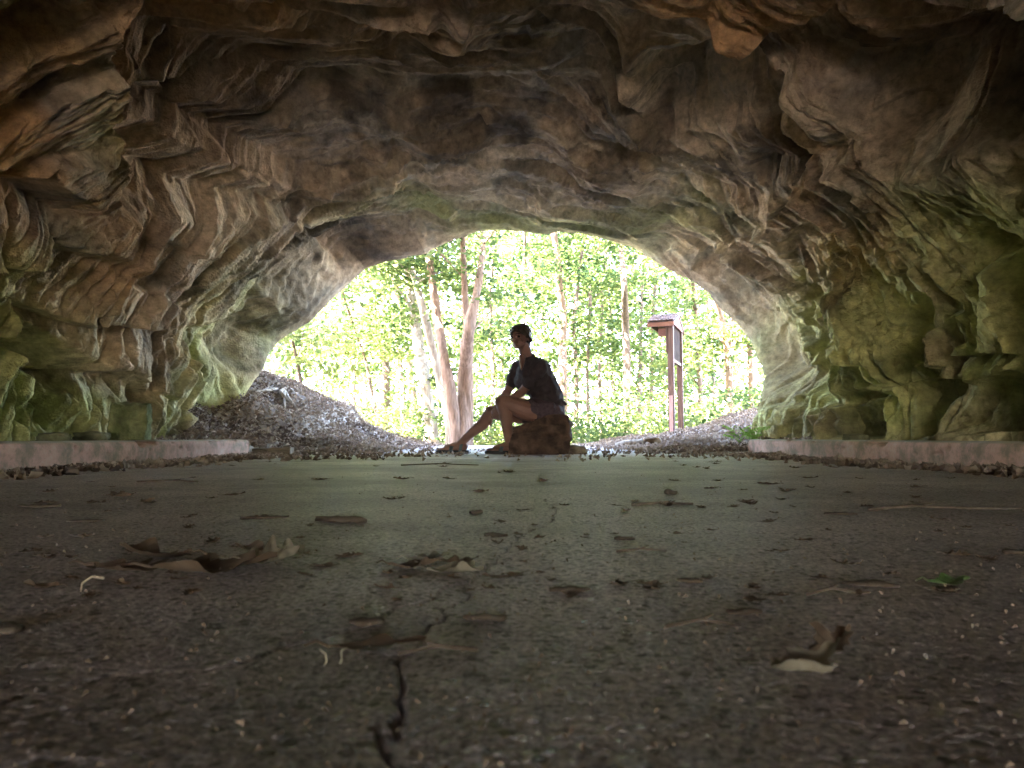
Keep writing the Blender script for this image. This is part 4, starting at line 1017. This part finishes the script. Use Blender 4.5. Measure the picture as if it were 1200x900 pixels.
lay('leaf_stalk', mb.mesh('leaf_stalk'), PALET, 95, 692, 0, 'pale hooked leaf stalk at far left in the foreground', 'leaf stalk')
for px, py, sg, lb in ((380, 778, 1, 'left one of two pale curved stalks in the near foreground'), (398, 776, -1, 'right one of two pale curved stalks in the near foreground')):
    mb = MB(); mb.tube([Vector((0, 0, .001)), Vector((.0015, 0, .004)), Vector((.000, .003, .008)), Vector((-.004 * sg, .004, .0105))], [.0003, .0005, .0005, .0003], 8)
    lay('leaf_stalk', mb.mesh('leaf_stalk'), PALET, px, py, 0, lb, 'leaf stalk', group=None)
# right foreground leaf with a dark curl behind
lay('dead_leaf', leaf_mesh('dead_leaf', .050, .040, 8, .5, 2, stalk=False), DRYP, 905, 792, R_(14), 'pale crumpled leaf bit in the right foreground', 'dead leaf', ry=R_(-6))
lay('dead_leaf', leaf_mesh('dead_leaf', .036, .032, 9, .7, 2, stalk=False), DRY, 950, 772, R_(20), 'dark curled leaf bit behind the pale crumpled one', 'dead leaf', ry=R_(-12))
lay('dead_leaf', leaf_mesh('dead_leaf', .045, .03, 12, .3, 2), GREENL, 1088, 684, R_(5), 'dull green fallen leaf on the right foreground concrete', 'leaf')
# leaf cluster around (500, 660)
for i, (px, py, rz, s, pale) in enumerate(((455, 668, 0, .9, 0), (478, 660, 25, .8, 1), (500, 672, -12, 1, 1), (515, 664, 8, .7, 0))):
    lay('dead_leaf', leaf_mesh('dead_leaf', .065 * s, .04 * s, 40 + i, .35, 3), DRYP if pale else DRY, px, py, R_(rz), ['dark leaf at the left end of the cluster by the crack', 'pale ragged leaf at the back of the cluster by the crack', 'pale leaf at the front of the cluster by the crack', 'dark leaf at the right end of the cluster by the crack'][i], 'dead leaf')
# bark chips and needles of bark
def chip(name, L, W, H, seed):
    mb = MB(); P = []; R = []; r = random.Random(seed)
    m = 9
    for i in range(m):
        u = i / (m - 1); P.append(Vector(((u - .5) * 8, r.uniform(-.15, .15), 0))); R.append(.5 * (math.sin(math.pi * (.08 + .84 * u)) ** .5) * r.uniform(.8, 1.1))
    mb.tube(P, R, 10); me = mb.mesh(name); V = verts(me); V[:, 0] *= L / 8; V[:, 1] *= W; V[:, 2] *= H; V[:, 2] += H * .35
    V[:, 2] += H * .3 * noise(V[:, 0] * 60 + seed, V[:, 1] * 60); setv(me, V); return me
CH = [(310, 609, .085, .016, .006, 'long thin bark chip on the left side of the concrete'), (400, 613, .090, .03, .014, 'thick dark bark chip left of the crack'), (558, 602, .026, .012, .009, 'small dark block-shaped chip above the crack'),
      (581, 630, .035, .012, .007, 'dark chip just left of the top of the crack'), (568, 726, .036, .012, .006, 'dark flat chip beside the crack in the near foreground'), (668, 695, .040, .012, .006, 'dark flat chip right of the crack'),
      (872, 720, .030, .012, .006, 'dark chip with a pale end in the right foreground'), (808, 684, .026, .014, .006, 'brown chip in the middle right foreground'), (1018, 686, .055, .02, .006, 'flat ragged chip right of centre foreground'),
      (786, 579, .034, .02, .016, 'dark lump of bark in front of the right bank'), (1110, 690, .02, .02, .004, 'small flat chip under the green leaf'), (45, 594, .09, .02, .008, 'dark bark strip near the left edge'),
      (5, 737, .03, .02, .008, 'dark chip at the very left edge'), (732, 634, .03, .012, .006, 'small dark chip right of the crack top'), (985, 604, .06, .018, .006, 'short bark strip near the long twig'), (100, 611, .06, .014, .005, 'thin bark strip left of the long chip'),
      (430, 730, .028, .016, .006, 'dark chip left of the crack in the near foreground'), (1190, 648, .03, .02, .008, 'dark chip at the right edge of the concrete')]
for i, (px, py, L, W, H, lb) in enumerate(CH): lay('bark_chip', chip('bark_chip', L, W, H, i), CHIP, px, py, R_(random.Random(i).uniform(-14, 14)), lb, 'bark chip')
# twigs
TW = [(1018, 600, [(0, 0), (.10, .03), (.22, -.02), (.33, .02)], 'long thin twig on the right of the concrete'), (722, 650, [(0, 0), (.03, -.004), (.065, .004)], 'short twig right of the crack'),
      (470, 546, [(0, 0), (.18, .1), (.40, .02)], 'thin twig before the seated person\'s feet'), (740, 592, [(0, 0), (.06, .0), (.14, .02)], 'thin straight twig in the middle distance'),
      (945, 700, [(0, 0), (.03, .012), (.05, .01)], 'small twig in the right foreground'), (560, 762, [(0, 0), (-.03, -.004), (-.055, -.01)], 'reddish twig lying beside the near crack'),
      (780, 735, [(0, 0), (.03, .006), (.06, .0)], 'short twig in the lower right foreground'), (160, 566, [(0, 0), (.1, .03), (.2, .0)], 'thin twig near the left kerb drift')]
for i, (px, py, pts, lb) in enumerate(TW):
    mb = MB(); r0 = .0018 if py > 640 else .0035
    P = [Vector((x, y, r0 + (.004 if 0 < k < len(pts) - 1 else 0))) for k, (x, y) in enumerate(pts)]; mb.tube(P, [r0 * (1 - .15 * k) for k in range(len(P))], 7)
    mb.tube([P[1], P[1] + (P[-1] - P[0]) * .18 + Vector((0, .02 * (P[-1] - P[0]).length * 4, .003))], [r0 * .7, r0 * .35], 6)
    lay('twig', mb.mesh('twig'), TWIG, px, py, 0, lb, 'twig')
# scattered small dead leaves, each one its own object
rr = random.Random(77); protos = [leaf_mesh('scattered_leaf', .07, .042, 60 + k, .4, 2 + k % 3) for k in range(8)]
for me in protos: me.materials.append(DRY)
cnt = 0
while cnt < 170:
    py = 535 + 170 * rr.random() ** 1.5; px = rr.uniform(20, 1180); p = ground(px, py)
    if abs(p.x) > 1.85 or p.y > 5.9: continue
    if 590 < px < 690 and py < 545: continue
    o = bpy.data.objects.new('scattered_leaf', protos[cnt % 8]); COL.objects.link(o)
    o.location = (p.x, p.y, fz(p.x, p.y)); o.rotation_euler = (0, 0, rr.uniform(0, 6.28)); s = rr.uniform(.35, .95) * (.55 if p.y < 1.6 else 1); o.scale = (s, s, s * rr.uniform(.5, 1))
    tag(o, 'small brown dead leaf lying loose on the grey concrete', 'dead leaf', 'small dead leaves scattered on the concrete'); cnt += 1
for me in protos: me.polygons.foreach_set('use_smooth', np.ones(len(me.polygons), bool))

# ------------------------------------------------------------------ young plant at the end of the right kerb
YG = leafmat('fresh_green_leaf', (.24, .44, .08), (.24, .44, .08), .5)
def plant(px, py, Yd, n, size, label, seed):
    p = at(px, py, Yd); z0 = .10; r = random.Random(seed)
    t = empty('plant', (p.x, Yd, z0), label, 'plant')
    for k in range(n):
        a = r.uniform(0, 6.28); reach = size * r.uniform(.5, 1); hgt = size * r.uniform(.35, 1.0)
        P = [Vector((0, 0, 0)), Vector((math.cos(a) * reach * .35, math.sin(a) * reach * .35, hgt * .7)), Vector((math.cos(a) * reach, math.sin(a) * reach, hgt))]
        mb = MB(); mb.tube(P, [.003, .0025, .0012], 6); link('stem', mb.mesh('stem'), YG, t)
        mb = MB()
        for q in range(7):
            u = .35 + .65 * q / 6; b0 = P[0].lerp(P[1], u * 2) if u < .5 else P[1].lerp(P[2], u * 2 - 1)
            for sg in ((-1, 1) if q < 6 else (0,)):
                d = Vector((math.cos(a + sg * 1.1), math.sin(a + sg * 1.1), .1 - .25 * u)); s_ = Vector((0, 0, 1)).cross(d).normalized(); ln = size * .42 * (1 - .35 * u)
                m = b0 + d * ln * .5 + Vector((0, 0, .006)); e = b0 + d * ln - Vector((0, 0, .01))
                v = [b0, b0 + d * ln * .25 + s_ * ln * .14, m + s_ * ln * .19, e, m - s_ * ln * .19, b0 + d * ln * .25 - s_ * ln * .14, m]
                mb.add([x for x in v], [(0, 1, 6), (1, 2, 6), (2, 3, 6), (3, 4, 6), (4, 5, 6), (5, 0, 6)])
        link('leaflets', mb.mesh('leaflets'), YG, t, smooth=False)
plant(866, 505, 6.60, 8, .20, 'bright green young plant rising at the far end of the right kerb', 2)
plant(884, 512, 6.42, 8, .15, 'low bright green plant tight against the foot of the right wall', 5)
# exposed root on the left bank
mb = MB(); a = [at(330, 452, 9.0), at(333, 470, 8.9), at(328, 486, 8.7), at(337, 500, 8.5)]
for q in a: q.z = gz(q.x, q.y) + .045
def root(pts, w0): mb.tube(pts, [w0 * (1 - .2 * k) for k in range(len(pts))], 9)
root(a, .035)
for dx, sd2 in ((-.25, 1), (.22, 2), (.40, 3)):
    q0 = a[1] if sd2 != 3 else a[0]; q1_ = q0 + Vector((dx * .5, -.35, 0)); q2_ = q0 + Vector((dx, -.7, 0))
    for q in (q1_, q2_): q.z = gz(q.x, q.y) + .03
    root([q0, q1_, q2_], .02)
link('tree_root', mb.mesh('tree_root'), BARKP, label='pale bare roots exposed on the left leaf covered bank', cat='root')
